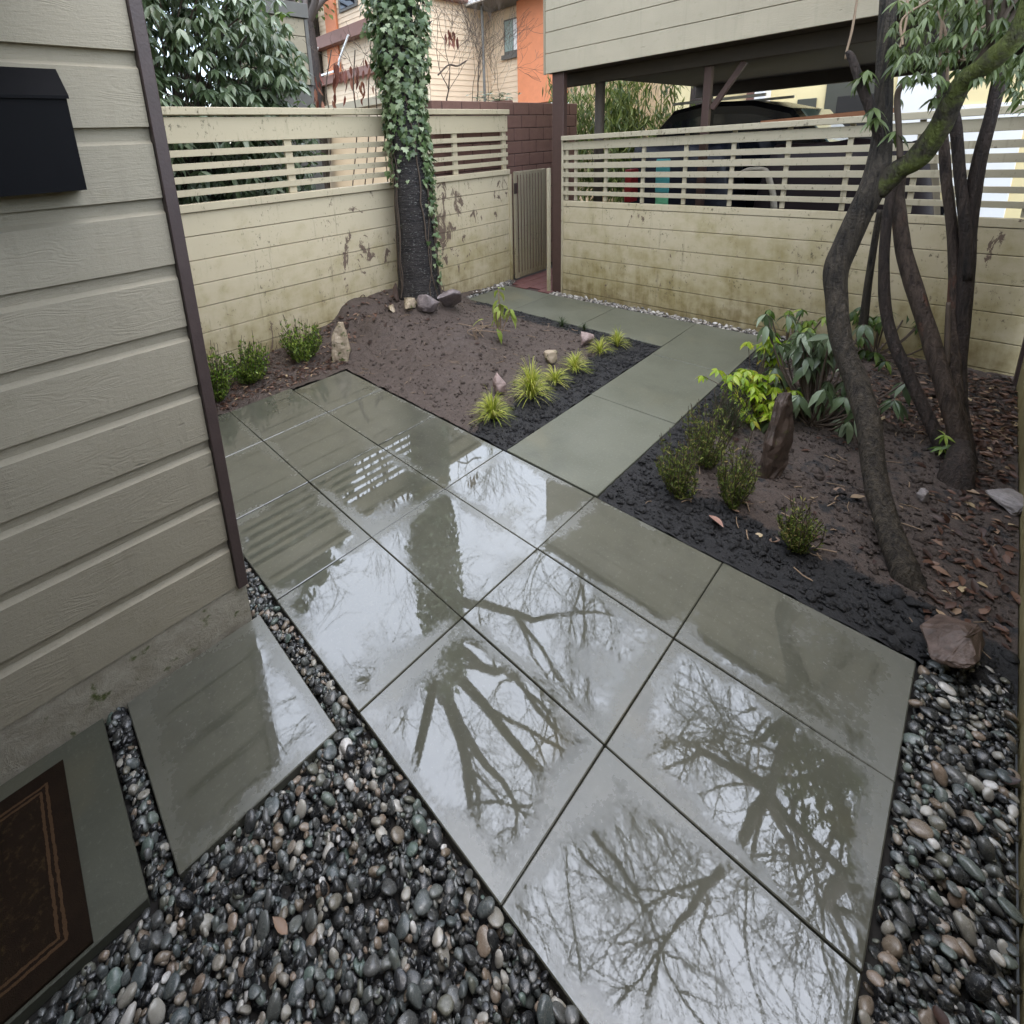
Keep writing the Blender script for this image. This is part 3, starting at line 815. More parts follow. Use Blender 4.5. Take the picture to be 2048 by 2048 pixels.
# ------------------------------------------------------------------ brown block wall
BW = empty('block_wall', (6.1, 1.1, 0))
piece('mortar_core', 4.32, 7.98, 1.012, 1.17, -.05, 2.88, M['mortar'], BW, 0)
for r_ in range(14):
    z0 = .0 + r_ * .207
    off = .0 if r_ % 2 == 0 else .2
    x = 4.3 - off
    while x < 7.98:
        a, b = max(x, 4.3), min(x + .4, 8.0)
        if b - a > .05: piece('block', a + .004, b - .005, 1.0, 1.0105 + .17, z0 + .004, z0 + .201, M['block'], BW, .006)
        x += .405
tag(BW, 'brown painted block wall beside the open gate', 'wall')

# ------------------------------------------------------------------ carport: boarded upper box on brown posts
CPT = empty('carport', (8.2, -3.2, 0))
CX, CY1, CY0 = 5.55, -.03, -7.5
piece('box', CX + .03, 11.0, CY0, CY1 - .02, 3.165, 4.62, M['siding_port'], CPT, 0)
zb = 3.15
for h in (.262, .27, .27, .27, .27, .13):
    piece('siding_board', CX, CX + .028, CY0, CY1 - .002, zb + .004, zb + h - .004, M['siding_port'], CPT, .003)
    zb += h
piece('corner_trim', CX - .006, CX + .03, CY1, CY1 + .03, 3.145, 4.63, M['gate'], CPT, .003)
piece('soffit', CX + .031, 10.99, CY0, CY1 - .021, 3.15, 3.163, M['soffit'], CPT, 0)
piece('beam', 5.86, 6.02, CY0, CY1 - .03, 2.98, 3.148, M['soffit'], CPT, .004)
piece('beam', 10.7, 10.9, CY0, CY1 - .03, 2.93, 3.148, M['soffit'], CPT, .004)
piece('roof_edge', CX - .06, 11.1, CY0, CY1 + .06, 4.64, 4.72, M['grey'], CPT, .01)
piece('post', 5.602, 5.70, -.29, -.105, -.05, 3.148, M['post'], CPT, .006)
V, F = tube([(5.93, -.66, -.05), (5.93, -.66, 1.5), (5.93, -.66, 2.978)], .065, 16); mobj('post', V, F, M['soffit'], CPT, True)
piece('post', 5.90, 5.98, -2.09, -2.01, -.05, 2.978, M['post'], CPT, .004)
bar('brace', (5.94, -2.11, 2.5), (5.94, -2.42, 2.97), .05, .06, M['post'], CPT)
piece('post', 10.75, 10.87, -.35, -.23, -.05, 2.929, M['soffit'], CPT, .004)
piece('post', 10.75, 10.87, -4.35, -4.23, -.05, 2.929, M['soffit'], CPT, .004)
tag(CPT, 'carport with a boarded upper box on brown posts behind the fence', 'carport')

# ------------------------------------------------------------------ leaves
def leaf_blade(L, W, bend=.25, fold=.15, n=4, tip=1.0):
    """leaf along +Y, folded at the midrib; returns quads"""
    V = []
    for i in range(n + 1):
        t = i / n; w = W * .5 * math.sin(math.pi * min(1, t ** .8 * .97 + .03)) ** tip
        y = L * t; z = -bend * L * t * t
        V += [(-w, y, z + fold * w), (0, y, z), (w, y, z + fold * w)]
    F = []
    for i in range(n):
        a = 3 * i; F += [(a, a + 1, a + 4, a + 3), (a + 1, a + 2, a + 5, a + 4)]
    return np.array(V), np.array(F)
def ivy_leaf(s):
    P = [(0, 0), (.32, -.12), (.55, .12), (.30, .32), (.36, .62), (.12, .62), (0, 1.0)]
    P = P + [(-x, y) for x, y in P[-2:0:-1]]
    V = [(0, .35, .03)] + [(x, y, -.10 * abs(x) - .12 * y * y) for x, y in P]; n = len(P)
    F = [(0, 1 + i, 1 + (i + 1) % n, 1 + (i + 1) % n) for i in range(n)]
    return np.array(V) * s, [tuple(dict.fromkeys(f)) for f in F]
def tri(F): return np.array([list(f) for f in F])
def foliage(parent, leaf, Ms, mat, n_single=0, name='leaf', rest='foliage', smooth=True, seed=0):
    """Ms: 4x4 world matrices. The n_single largest in the picture are parts of their own, the rest one mesh."""
    v, f = leaf; f = tri(f); Ms = np.asarray(Ms)
    rg = np.random.default_rng(seed + 5); rn = rg.random(len(Ms))
    order = np.arange(len(Ms))
    if n_single:
        q = proj(Ms[:, :3, 3]); sc = np.linalg.norm(Ms[:, :3, 1], axis=1) / np.maximum(q[:, 2], .1)
        sc[(q[:, 0] < 0) | (q[:, 0] > 2048) | (q[:, 1] < 0) | (q[:, 1] > 2048)] *= .01
        order = np.argsort(-sc)
        me = raw_mesh(name, v, f, mat, smooth); pl = wloc(parent)
        for i in order[:n_single]:
            o = bpy.data.objects.new(name, me); link(o, parent)
            m = Ms[i].copy(); m[:3, 3] -= pl; o.matrix_local = Matrix(m.tolist())
    left = order[n_single:]
    if len(left):
        V, F, a = replicate(v, f, Ms[left], rn[left])
        o = mobj(rest, V, F, mat, parent, smooth, {'rnd': a})
        if n_single: tag(o, kind='stuff')
        return o

# ------------------------------------------------------------------ branching
def grow(p, d, length, r, depth, rg, out, sides=5, spread=.55, up=.06, kids=(2, 3), shrink=.74, wig=.12, minr=.0015):
    n = 5; P = [p]; dd = d / np.linalg.norm(d); q = p.copy()
    for i in range(n):
        dd = dd + rg.normal(0, wig, 3) + np.array([0, 0, up]); dd /= np.linalg.norm(dd)
        q = q + dd * length / n; P.append(q.copy())
    r1 = max(r * .62, minr)
    rad = np.linspace(r, r1, n + 1); out.append(tube(np.array(P), rad, sides if r > .012 else 4, cap=False))
    if depth <= 0: return
    for _ in range(rg.integers(kids[0], kids[1] + 1)):
        k = rg.integers(2, n + 1); e = rg.normal(0, 1, 3); e -= dd * (e @ dd); e /= np.linalg.norm(e) + 1e-9
        nd = dd + e * rg.uniform(.35, 1.0) * spread * 1.6; grow(P[k], nd, length * shrink * rg.uniform(.75, 1.15), max(rad[k] * rg.uniform(.5, .75), minr), depth - 1, rg, out, sides, spread, up, kids, shrink, wig, minr)
    grow(P[-1], dd + rg.normal(0, .18, 3), length * shrink, r1 * .92, depth - 1, rg, out, sides, spread, up, kids, shrink, wig, minr)

# ------------------------------------------------------------------ cherry tree with ivy
tree_b = np.array([3.36, .42, .36])
CT = empty('cherry_tree', tree_b)
TP = [(3.36, .42, .28), (3.36, .42, .6), (3.37, .42, 1.1), (3.36, .42, 1.7), (3.35, .43, 2.4), (3.33, .43, 3.1), (3.32, .44, 3.9), (3.36, .46, 4.9), (3.42, .46, 5.9), (3.44, .44, 6.8)]
TR = [.30, .255, .243, .235, .215, .20, .19, .18, .165, .14]
tp = catmull(TP, 9); tr = np.interp(np.linspace(0, 1, len(tp)), np.linspace(0, 1, len(TR)), TR)
V, F = tube(tp, tr, 40, .10, 5.0, 2, cap=False); mobj('trunk', V, np.asarray(F), M['bark_ch'], CT, True)
rg = np.random.default_rng(21); out = []
for d, L, r, z0 in (((.25, -.85, .8), 2.1, .095, 5.0), ((.9, -.2, .9), 2.1, .10, 5.6), ((-.8, -.6, .9), 2.0, .09, 5.3), ((.1, .6, 1.2), 1.8, .09, 6.1), ((.6, -.8, .7), 2.2, .09, 6.0), ((-.2, -.5, 1.2), 2.0, .10, 6.6), ((.3, .1, 1.5), 2.0, .10, 6.75), ((.95, -.7, .6), 2.0, .08, 4.6)):
    grow(np.array([3.42, .45, z0]), np.array(d), L, r, 6, rg, out, 6, .55, .02, (2, 2), .76, .14, .0022)
V, F = tubes_joined(out); mobj('crown', V, F, M['twig_bare'], CT, True)
# ivy on the trunk: dense above, a strip down the right side
rg = np.random.default_rng(4); Ms = []
vr = np.array(CR[0]); vf = np.array([-CR[2][0], -CR[2][1], 0]); vf /= np.linalg.norm(vf); vr = np.array([-vf[1], vf[0], 0]) * 1.0
if vr @ CR[0] < 0: vr = -vr
while len(Ms) < 5200:
    z = rg.uniform(.5, 6.4); a = rg.uniform(0, 2 * math.pi)
    side = math.cos(a)      # +1 right of the trunk as seen from the patio
    front = math.sin(a)
    dens = sm(1.7, 3.0, z)
    if side > .55: dens = max(dens, .9 * sm(.5, .95, side) * (.25 + .75 * sm(.9, 1.9, z)))
    if side < -.55: dens = max(dens, .5 * sm(1.6, 2.2, z))
    if -.1 < side < .25 and z < 3.4: dens *= .35
    if side < -.2 and z < 3.0: dens *= .55
    if rg.random() > dens: continue
    i = np.interp(z, [p[2] for p in TP], np.arange(len(TP))); c = np.array([np.interp(z, [p[2] for p in TP], [p[k] for p in TP]) for k in range(3)])
    r = np.interp(z, [p[2] for p in TP], TR) + rg.uniform(.0, .07) * (1 + 2.2 * sm(2.6, 3.8, z))
    n = vr * side + vf * front
    p = c + n * r
    d = np.array([0, 0, -1.0]) + n * rg.uniform(.1, .7) + rg.normal(0, .35, 3)
    B = basis(d, n + np.array([0, 0, .5]), rg.normal(0, .4))
    Ms.append(mat4(B, p, rg.uniform(.05, .105) * (1.0 if z > 2 else .8)))
foliage(CT, ivy_leaf(1.0), Ms, M['ivy'], 220, 'ivy_leaf', 'ivy_foliage', False, 3)
out = []
for k in range(9):
    a0 = rg.uniform(-.3, 1.2) if k < 6 else rg.uniform(2, 3.5); P = []
    for z in np.linspace(.4, 3.6, 22):
        c = np.array([np.interp(z, [p[2] for p in TP], [p[j] for p in TP]) for j in range(3)]); a0 += rg.normal(0, .09)
        P.append(c + (vr * math.cos(a0) + vf * math.sin(a0)) * (np.interp(z, [p[2] for p in TP], TR) + .012))
    out.append(tube(np.array(P), rg.uniform(.006, .014), 5, cap=False))
V, F = tubes_joined(out); mobj('ivy_stems', V, F, M['twig'], CT, True)
tag(CT, 'old cherry tree whose dark ringed trunk is clad in ivy beside the fence', 'tree')

# tall bare trees over the neighbours' roofs, seen mirrored in the wet pavers
def bare_tree(x, y, h, r, seed, label):
    T = empty('bare_tree', (x, y, -.09)); rg = np.random.default_rng(seed)
    P = catmull([(x, y, -.1), (x + rg.normal(0, .1), y + rg.normal(0, .1), h * .15), (x + rg.normal(0, .2), y + rg.normal(0, .2), h * .32), (x + rg.normal(0, .3), y + rg.normal(0, .3), h * .45)], 5)
    V, F = tube(P, np.linspace(r, r * .7, len(P)), 12, .08, 3, seed, cap=False); mobj('trunk', V, np.asarray(F), M['bark_d'], T, True)
    out = []
    for k in range(5):
        a = k * 1.3 + rg.uniform(0, .6); grow(P[-1 - (k % 2)], np.array([math.cos(a) * .7, math.sin(a) * .7, 1.0]), h * .22, r * .5, 6, rg, out, 5, .5, .05, (2, 2), .74, .13, .004)
    V, F = tubes_joined(out); mobj('crown', V, F, M['twig_bare'], T, True)
    return tag(T, label, 'tree', None)
bare_tree(9.0, 12.5, 15, .28, 31, 'tall bare tree rising behind the tan house')
bare_tree(1.0, 9.5, 13, .25, 32, 'tall bare tree behind the rhododendron hedge')
bare_tree(14.0, 1.2, 15, .26, 33, 'tall bare tree standing beyond the carport and bamboo')

# ------------------------------------------------------------------ crooked trees of the right bed
def trunk_px(pts, mat, parent, name='trunk', sides=16, rough=.10, freq=7, seed=0, n=7, tipcap=True):
    """pts: (px, py, X, width_px): centre line on planes of constant X, width from the picture"""
    P = []; Rr = []
    for (x, y, X, w) in pts:
        p = onX(x, y, X); dep = (p - CC) @ CR[2]; P.append(p); Rr.append(.5 * w * dep / CF * .70)
    Q = catmull(P, n); rr = np.interp(np.linspace(0, 1, len(Q)), np.linspace(0, 1, len(Rr)), Rr)
    V, F = tube(Q, rr, sides, rough, freq, seed, cap=tipcap)
    return mobj(name, V, F if tipcap else np.asarray(F), mat, parent, True), Q, rr
b0 = gp(1812, 1165)
RT = empty('crooked_tree', b0)
main = [(1850, 1262, 2.24, 120), (1826, 1190, 2.31, 92), (1805, 1130, 2.36, 74), (1772, 1040, 2.50, 60), (1750, 955, 2.64, 56), (1737, 850, 2.80, 58), (1712, 760, 2.93, 60), (1682, 680, 3.02, 52), (1673, 600, 3.10, 52),
        (1671, 545, 3.14, 56), (1690, 490, 3.18, 57), (1717, 430, 3.20, 58), (1748, 370, 3.22, 64), (1760, 310, 3.24, 52), (1766, 240, 3.26, 41), (1770, 130, 3.28, 40), (1777, 0, 3.3, 40), (1784, -120, 3.33, 38), (1800, -260, 3.4, 34)]
_, QM, _ = trunk_px(main, M['bark_r'], RT, 'trunk', 22, .13, 8, 1)
limb = [(1752, 385, 3.21, 50), (1790, 345, 3.2, 58), (1830, 318, 3.17, 58), (1868, 272, 3.12, 54), (1893, 225, 3.06, 52), (1925, 165, 2.98, 50), (1985, 118, 2.9, 52), (2040, 60, 2.84, 48), (2075, -40, 2.8, 44)]
_, QL, _ = trunk_px(limb, M['bark_m'], RT, 'mossy_limb', 18, .15, 9, 5)
trunk_px([(1775, 330, 3.24, 22), (1745, 230, 3.2, 26), (1722, 170, 3.18, 26), (1703, 115, 3.16, 20), (1694, 103, 3.16, 12)], M['bark_d'], RT, 'broken_branch', 10, .15, 12, 3)
V, F = tube(catmull([onX(1691, 118, 3.16), onX(1694, 100, 3.16), onX(1704, 60, 3.17), onX(1714, 0, 3.18), onX(1722, -60, 3.2)], 5), .006, 6); mobj('wire', V, F, M['twig_pale'], RT, True)
trunk_px([(1800, 318, 3.18, 16), (1798, 260, 3.15, 14), (1794, 200, 3.12, 15), (1800, 176, 3.1, 13), (1812, 165, 3.1, 8)], M['twig'], RT, 'side_shoot', 9, .12, 12, 4)
rg = np.random.default_rng(9); out = []
for x, y in ((1985, 118), (1925, 165)):
    X = 3.05
    for k in range(2):
        grow(onX(x, y, X), np.array([rg.normal(0, .4), rg.normal(0, .5), 1.0]), .55, .017, 3, rg, out, 5, .6, .05, (1, 2), .75, .12, .003)
q = onX(1790, -200, 3.38)
for d in ((.3, -.1, 1), (-.6, .3, .9), (.6, .5, .8), (.2, -.7, .8)): grow(q, np.array(d), 1.1, .05, 4, rg, out, 6, .55, .03, (2, 3), .76, .13, .003)
q = onX(2075, -40, 2.8)
for d in ((.5, -.2, 1), (-.5, -.3, .9), (.1, .5, .9)): grow(q, np.array(d), 1.1, .055, 4, rg, out, 6, .55, .03, (2, 3), .76, .13, .003)
V, F = tubes_joined(out); mobj('crown', V, F, M['twig'], RT, True)
# leaf whorls hanging at the upper right
def whorl(p, n, L, rg, droop=.5, axis=None):
    Ms = []; axis = np.array([0, 0, 1.]) if axis is None else axis
    a0 = rg.uniform(0, 6.28)
    for k in range(n):
        a = a0 + k * 6.283 / n + rg.normal(0, .2); d = np.array([math.cos(a), math.sin(a), -droop + rg.normal(0, .22)])
        Ms.append(mat4(basis(d, axis, rg.normal(0, .3)), p, L * rg.uniform(.75, 1.15)))
    return Ms
Ms = []
for _ in range(340):
    x = rg.uniform(1785, 2075); y = rg.uniform(-60, 235) * (.55 + .45 * rg.random())
    if y > 150 and not (1800 < x < 1900 or x > 2015): continue
    if x < 1830 and y < 40 and rg.random() < .5: continue
    Ms += whorl(onX(x, y, rg.uniform(2.9, 3.7)), rg.integers(5, 9), .074, rg, rg.uniform(.6, 1.5))
for x, y in ((1735, 140), (1722, 155), (1748, 215), (1752, 235), (1800, 120), (1790, 262), (1870, 195), (1893, 190), (1905, 165), (1845, 150)):
    Ms += whorl(onX(x, y, 3.15), 7, .11, rg, .7)
foliage(RT, leaf_blade(1, .22, .3, .2), Ms, M['willow'], 120, 'leaf', 'foliage', True, 9)
out = []
for x0, y0, x1, y1 in ((1868, 10, 1895, 165), (1815, 0, 1800, 95), (1860, 0, 1805, 90), (1905, 90, 1918, 120), (1990, 40, 1960, 60), (1895, -20, 1880, 130), (1940, -40, 1925, 100)):
    a = onX(x0, y0, 3.2); b = onX(x1, y1, 3.1); m_ = (a + b) / 2 + rg.normal(0, .03, 3)
    out.append(tube(catmull([a, m_, b], 6), .0065, 5, cap=False))
V, F = tubes_joined(out); mobj('hanging_twigs', V, F, M['twig_pale'], RT, True)
tag(RT, 'crooked tree with a curving bark trunk and one mossy limb over the bed', 'tree')

MT = empty('multi_stem_tree', gp(1915, 950))
stems = [([(1908, 955, 3.60, 40), (1872, 870, 3.66, 34), (1828, 775, 3.74, 33), (1790, 690, 3.82, 31), (1771, 620, 3.88, 28), (1768, 540, 3.92, 26), (1772, 460, 3.96, 24), (1782, 390, 4.0, 22), (1800, 340, 4.0, 20)], M['bark_d']),
         ([(1926, 940, 3.62, 52), (1912, 850, 3.70, 48), (1885, 760, 3.78, 44), (1858, 670, 3.86, 42), (1832, 585, 3.94, 42), (1812, 520, 4.0, 40), (1800, 450, 4.05, 36), (1794, 390, 4.1, 34), (1800, 345, 4.1, 30)], M['bark_p']),
         ([(1930, 930, 3.66, 44), (1912, 820, 3.8, 40), (1906, 730, 3.9, 36), (1905, 640, 4.0, 30), (1908, 560, 4.05, 26), (1905, 470, 4.1, 24), (1895, 380, 4.15, 26), (1888, 300, 4.2, 24), (1882, 200, 4.2, 22), (1892, 60, 4.2, 20), (1900, -80, 4.2, 18)], M['bark_p']),
         ([(1936, 930, 3.68, 40), (1922, 820, 3.82, 34), (1918, 740, 3.92, 32), (1926, 640, 4.0, 36), (1932, 540, 4.05, 38), (1940, 440, 4.1, 36), (1957, 330, 4.1, 32), (1980, 240, 4.1, 30), (2003, 150, 4.1, 28), (2020, 40, 4.1, 26), (2035, -80, 4.1, 22)], M['bark_d']),
         ([(1934, 560, 4.02, 26), (1930, 450, 4.05, 28), (1918, 330, 4.08, 26), (1908, 230, 4.05, 26), (1880, 130, 4.0, 20), (1872, 0, 4.0, 16)], M['bark_d']),
         ([(1726, 655, 4.3, 22), (1736, 570, 4.3, 19), (1750, 480, 4.3, 17), (1760, 420, 4.3, 15)], M['bark_r']),
         ([(1893, 730, 3.86, 14), (1895, 660, 3.9, 13), (1897, 605, 3.92, 10)], M['twig'])]
for k, (pts, mm) in enumerate(stems): trunk_px(pts, mm, MT, 'stem', 14, .12, 10, 20 + k)
V, F = tube(catmull([gp(1912, 975) - np.array([0, 0, .14]), gp(1915, 955) + np.array([0, 0, .06]), onX(1922, 880, 3.7)], 5), [.17, .13, .082, .08, .078, .075, .07, .066, .06, .055, .05][:11], 16, .25, 9, 3); mobj('root_flare', V, F, M['bark_d'], MT, True)
rg = np.random.default_rng(14); Ms = []
for x, y in ((1890, 870), (1895, 905), (1888, 930), (1902, 890), (1885, 895)): Ms += whorl(onX(x, y, 3.58), 7, .075, rg, .4)
foliage(MT, leaf_blade(1, .24, .3, .2), Ms, M['box'], 0)
out = []
for q in (onX(1900, -80, 4.2), onX(2035, -80, 4.1)):
    for d in ((.3, -.2, 1), (-.5, .3, .9), (.5, .5, .8)): grow(q, np.array(d), 1.0, .04, 4, rg, out, 5, .55, .03, (2, 3), .76, .13, .003)
V, F = tubes_joined(out); mobj('crown', V, F, M['twig'], MT, True)
tag(MT, 'leaning multi-stemmed tree with peeling reddish bark near the fence corner', 'tree')

# ------------------------------------------------------------------ shrubs and perennials
def spiky(name, base, h, w, n, mat, label, cat, group, seed, L=.02, W=.006, stems=40, lean=.25):
    """heather-like tuft: upright stems lined with tiny leaves"""
    o = empty(name, base); rg = np.random.default_rng(seed); out = []; Ms = []
    for s in range(stems):
        a = rg.uniform(0, 6.283); r = math.sqrt(rg.random()) * w
        top = np.array([math.cos(a) * r, math.sin(a) * r, h * rg.uniform(.38, 1.0) ** .8 * (1 - .25 * (r / w) ** 2) * (1.25 if rg.random() < .12 else 1)]); st = top * np.array([.3, .3, 0])
        mid = st * .6 + top * .45 + rg.normal(0, .018, 3); P = catmull([base + st, base + mid, base + top], 4)
        out.append(tube(P, .0022, 4, cap=False))
        for k in range(n):
            t = rg.uniform(.12, 1.0); p = P[min(int(t * (len(P) - 1)), len(P) - 1)] + rg.normal(0, .004, 3)
            d = np.array([rg.normal(0, .6), rg.normal(0, .6), rg.uniform(.5, 1.2)])
            Ms.append(mat4(basis(d, rg.normal(0, 1, 3)), p, rg.uniform(.7, 1.3)))
    V, F = tubes_joined(out); mobj('stems', V, F, M['twig'], o)
    foliage(o, leaf_blade(L, W, .15, .2, 2), Ms, mat, 0, rest='foliage', seed=seed)
    return tag(o, label, cat, group)
spiky('heather', gp(1355, 990), .42, .15, 46, M['heath'], 'bushy heather beside the walkway, at the front of its clump', 'shrub', 'heathers in the right bed', 51, .026, .0065, 60)
spiky('heather', gp(1410, 932), .52, .17, 46, M['heath'], 'tallest heather, behind the two bushy ones by the walkway', 'shrub', 'heathers in the right bed', 52, .026, .0065, 66)
spiky('heather', gp(1462, 1010), .47, .13, 46, M['heath'], 'upright heather just above the pink fallen leaf', 'shrub', 'heathers in the right bed', 53, .026, .0065, 56)
spiky('heather', gp(1592, 1100), .30, .11, 42, M['heath'], 'small rusty-tipped heather standing alone nearest the crooked trunk', 'shrub', 'heathers in the right bed', 54, .024, .006, 50)
spiky('heather', gp(1455, 865), .40, .15, 26, M['sedge_dk'], 'sparse dark heather between the walkway and the lime-green plant', 'shrub', 'heathers in the right bed', 55, .034, .004, 60)
BXL = [(438, 800, .54, .19), (502, 764, .46, .25), (606, 720, .50, .27)]
lb = ['box shrub half hidden by the brown corner trim', 'box shrub between the corner trim and the one next to the standing stone', 'box shrub next to the standing stone']
for k, (x, y, h, w) in enumerate(BXL):
    spiky('box_shrub', gp(x, y), h, w, 30, M['box'], lb[k], 'shrub', 'box shrubs under the fence', 60 + k, .034, .016, 85)

def tuft(base, h, w, n, label, seed, mat=None, group='golden sedges along the walkway'):
    o = empty('sedge_tuft', base); rg = np.random.default_rng(seed); Vs = []; Fs = []; off = 0; A = []
    for k in range(n):
        a = rg.uniform(0, 6.283); el = rg.beta(1.6, 2.2); reach = w * (.35 + el); top = h * (1.05 - .75 * el) * rg.uniform(.55, 1.1)
        P = []
        for t in np.linspace(0, 1, 6):
            r = reach * t ** 1.25; z = top * (1.9 * t - 1.0 * t * t * (1 + .55 * el))
            P.append(base + np.array([math.cos(a) * r, math.sin(a) * r, max(z, -.0) + .0]))
        P = np.array(P); sd = np.array([-math.sin(a), math.cos(a), 0]); wd = rg.uniform(.0022, .0042) * (1 - np.linspace(0, 1, 6) ** 2 * .9)
        V = np.empty((12, 3)); V[0::2] = P + sd * wd[:, None]; V[1::2] = P - sd * wd[:, None]
        Fs.append(np.array([(2 * i, 2 * i + 1, 2 * i + 3, 2 * i + 2) for i in range(5)]) + off); off += 12; Vs.append(V); A += [rg.random()] * 12
    mobj('blades', np.vstack(Vs), np.vstack(Fs), mat or M['sedge'], o, False, {'rnd': A})
    return tag(o, label, 'grass', group)
tuft(gp(985, 840), .32, .19, 220, 'golden sedge in front of the pink rock nearest the patio', 71)
tuft(gp(1062, 800), .44, .22, 340, 'largest golden sedge, fountain-shaped, second from the patio', 72)
tuft(gp(1110, 766), .22, .17, 120, 'low golden sedge touching the largest one', 73)
tuft(gp(1150, 742), .25, .19, 150, 'golden sedge beside the rounded tan rock', 74)
tuft(gp(1200, 708), .25, .17, 100, 'thin golden sedge below the pink rock farthest from the patio', 75)
tuft(gp(1235, 694), .26, .16, 110, 'golden sedge at the far end of the row by the walkway bend', 76)
tuft(gp(1124, 655), .17, .13, 60, 'dark green sedge at the walkway edge near the sprouting hydrangea', 77, M['sedge_dk'], 'dark sedges')
tuft(gp(1168, 662), .14, .09, 45, 'dark green sedge just behind the farthest pink rock', 78, M['sedge_dk'], 'dark sedges')

# sprouting plant with large pale leaves
b = gp(1003, 682); SP = empty('hydrangea', b); rg = np.random.default_rng(81); out = []; Ms = []
for (x, y) in ((985, 575), (1003, 590), (1010, 640), (990, 640), (1015, 600)):
    t_ = onz(x, y, 0); tgt = b + np.array([rg.normal(0, .09), rg.normal(0, .09), .34 + .28 * rg.random()])
    out.append(tube(catmull([b + rg.normal(0, .02, 3) * [1, 1, 0], (b + tgt) / 2 + rg.normal(0, .015, 3), tgt], 5), .006, 6, cap=False))
    for k in range(5):
        a = rg.uniform(0, 6.28); Ms.append(mat4(basis((math.cos(a), math.sin(a), rg.uniform(-1.0, .1)), (0, 0, 1)), tgt - np.array([0, 0, .05 * k * rg.random()]), rg.uniform(.10, .17)))
Ms.append(mat4(basis((-.3, .9, -.2), (0, 0, 1)), b + np.array([-.12, .15, .26]), .17))
V, F = tubes_joined(out); mobj('stems', V, F, M['twig_pale'], SP, True)
foliage(SP, leaf_blade(1, .40, .5, .25), Ms, M['sprout'], 30, 'leaf')
out = []
for k in range(7):
    q = gp(955, 678) + np.array([rg.normal(0, .05), rg.normal(0, .05), 0]); out.append(tube(catmull([q, q + np.array([rg.normal(0, .06), rg.normal(0, .06), .10]), q + np.array([rg.normal(0, .15), rg.normal(0, .15), .13])], 4), .004, 5, cap=False))
V, F = tubes_joined(out); mobj('bare_shoots', V, F, M['twig_pale'], SP, True)
tag(SP, 'sprouting hydrangea with drooping pale green leaves and bare shoots', 'plant')

# lime-green plant
b = gp(1505, 835); LM = empty('lime_shrub', b); rg = np.random.default_rng(83); Ms = []; out = []
for s in range(95):
    e = b + np.array([rg.normal(-.03, .12), rg.normal(0, .12), rg.uniform(.06, .44)])
    if s > 82: e = b + np.array([rg.normal(.12, .05), rg.normal(-.02, .06), rg.uniform(.45, .68)])
    out.append(tube(catmull([b + rg.normal(0, .02, 3) * [1, 1, 0], (b + e) / 2 + rg.normal(0, .02, 3), e], 3), .003, 4, cap=False)); Ms += whorl(e, 6, .078, rg, .5)
V, F = tubes_joined(out); mobj('stems', V, F, M['twig'], LM)
foliage(LM, leaf_blade(1, .42, .3, .25), Ms, M['lime'], 150, 'leaf', seed=4)
tag(LM, 'bright lime-green leafy shrub behind the dark upright slab', 'shrub')

def rhodo_bush(name, base, pts, mat, L, label, group, seed, nl=(6, 9), single=100, wid=.30):
    o = empty(name, base); rg = np.random.default_rng(seed); out = []; Ms = []
    for p in pts:
        out.append(tube(catmull([base + rg.normal(0, .03, 3) * [1, 1, 0], base * .45 + p * .55 - np.array([0, 0, .06]), p], 4), .007, 5, cap=False)); Ms += whorl(p, rg.integers(*nl), L, rg, rg.uniform(.5, 1.1))
    V, F = tubes_joined(out); mobj('stems', V, F, M['twig'], o)
    foliage(o, leaf_blade(1, wid, .35, .2), Ms, mat, single, 'leaf', seed=seed)
    return tag(o, label, 'shrub', group)
rg = np.random.default_rng(90)
def cloud(c, r, n): return [c + np.array([rg.normal(0, r[0]), rg.normal(0, r[1]), rg.uniform(-r[2], r[2])]) for _ in range(n)]
b = gp(1620, 850)
rhodo_bush('rhododendron', b, cloud(b + np.array([.15, .05, .42]), (.22, .2, .36), 72), M['rhodo'], .155, 'young rhododendron with blue-green leaves under the crooked trunk', 'rhododendrons', 91, single=150)
b = gp(1745, 715)
rhodo_bush('rhododendron', b, cloud(b + np.array([.0, -.02, .32]), (.22, .2, .22), 22), M['rhodo_g'], .13, 'small rhododendron with mid-green leaves in front of the plank wall', 'rhododendrons', 92, single=80)
b = gp(1570, 700)
rhodo_bush('rhododendron', b, cloud(b + np.array([-.1, -.15, .30]), (.2, .16, .2), 20), M['box'], .11, 'small yellow-green rhododendron at the end of the pebble strip', 'rhododendrons', 93, single=60)

# big rhododendron behind the fence
rg = np.random.default_rng(95); Ms = []; out = []
bb = np.array([1.6, 2.9, -.05]); BR = empty('rhododendron', bb)
c = np.array([1.35, 2.7, 2.9])
for _ in range(2300):
    d = rg.normal(0, 1, 3); d /= np.linalg.norm(d); rr = rg.uniform(.5, 1.0)
    p = c + d * rr * np.array([1.95, 1.35, 2.5])
    if p[1] < 1.05 or p[2] < .4 or (p[2] < 1.7 and rg.random() < .7): continue
    Ms += whorl(p, rg.integers(6, 10), .20, rg, rg.uniform(.4, 1.1))
    if rg.random() < .1: out.append(tube(catmull([c + np.array([rg.normal(0, .3), .2, -1.5]), c + d * .5 * np.array([1.9, 1.2, 2.0]) + rg.normal(0, .1, 3), p], 4), .011, 5, cap=False))
V, F = tubes_joined(out); mobj('branches', V, F, M['twig'], BR, True)
foliage(BR, leaf_blade(1, .31, .3, .2, 3), Ms, M['rhodo'], 280, 'leaf', seed=8)
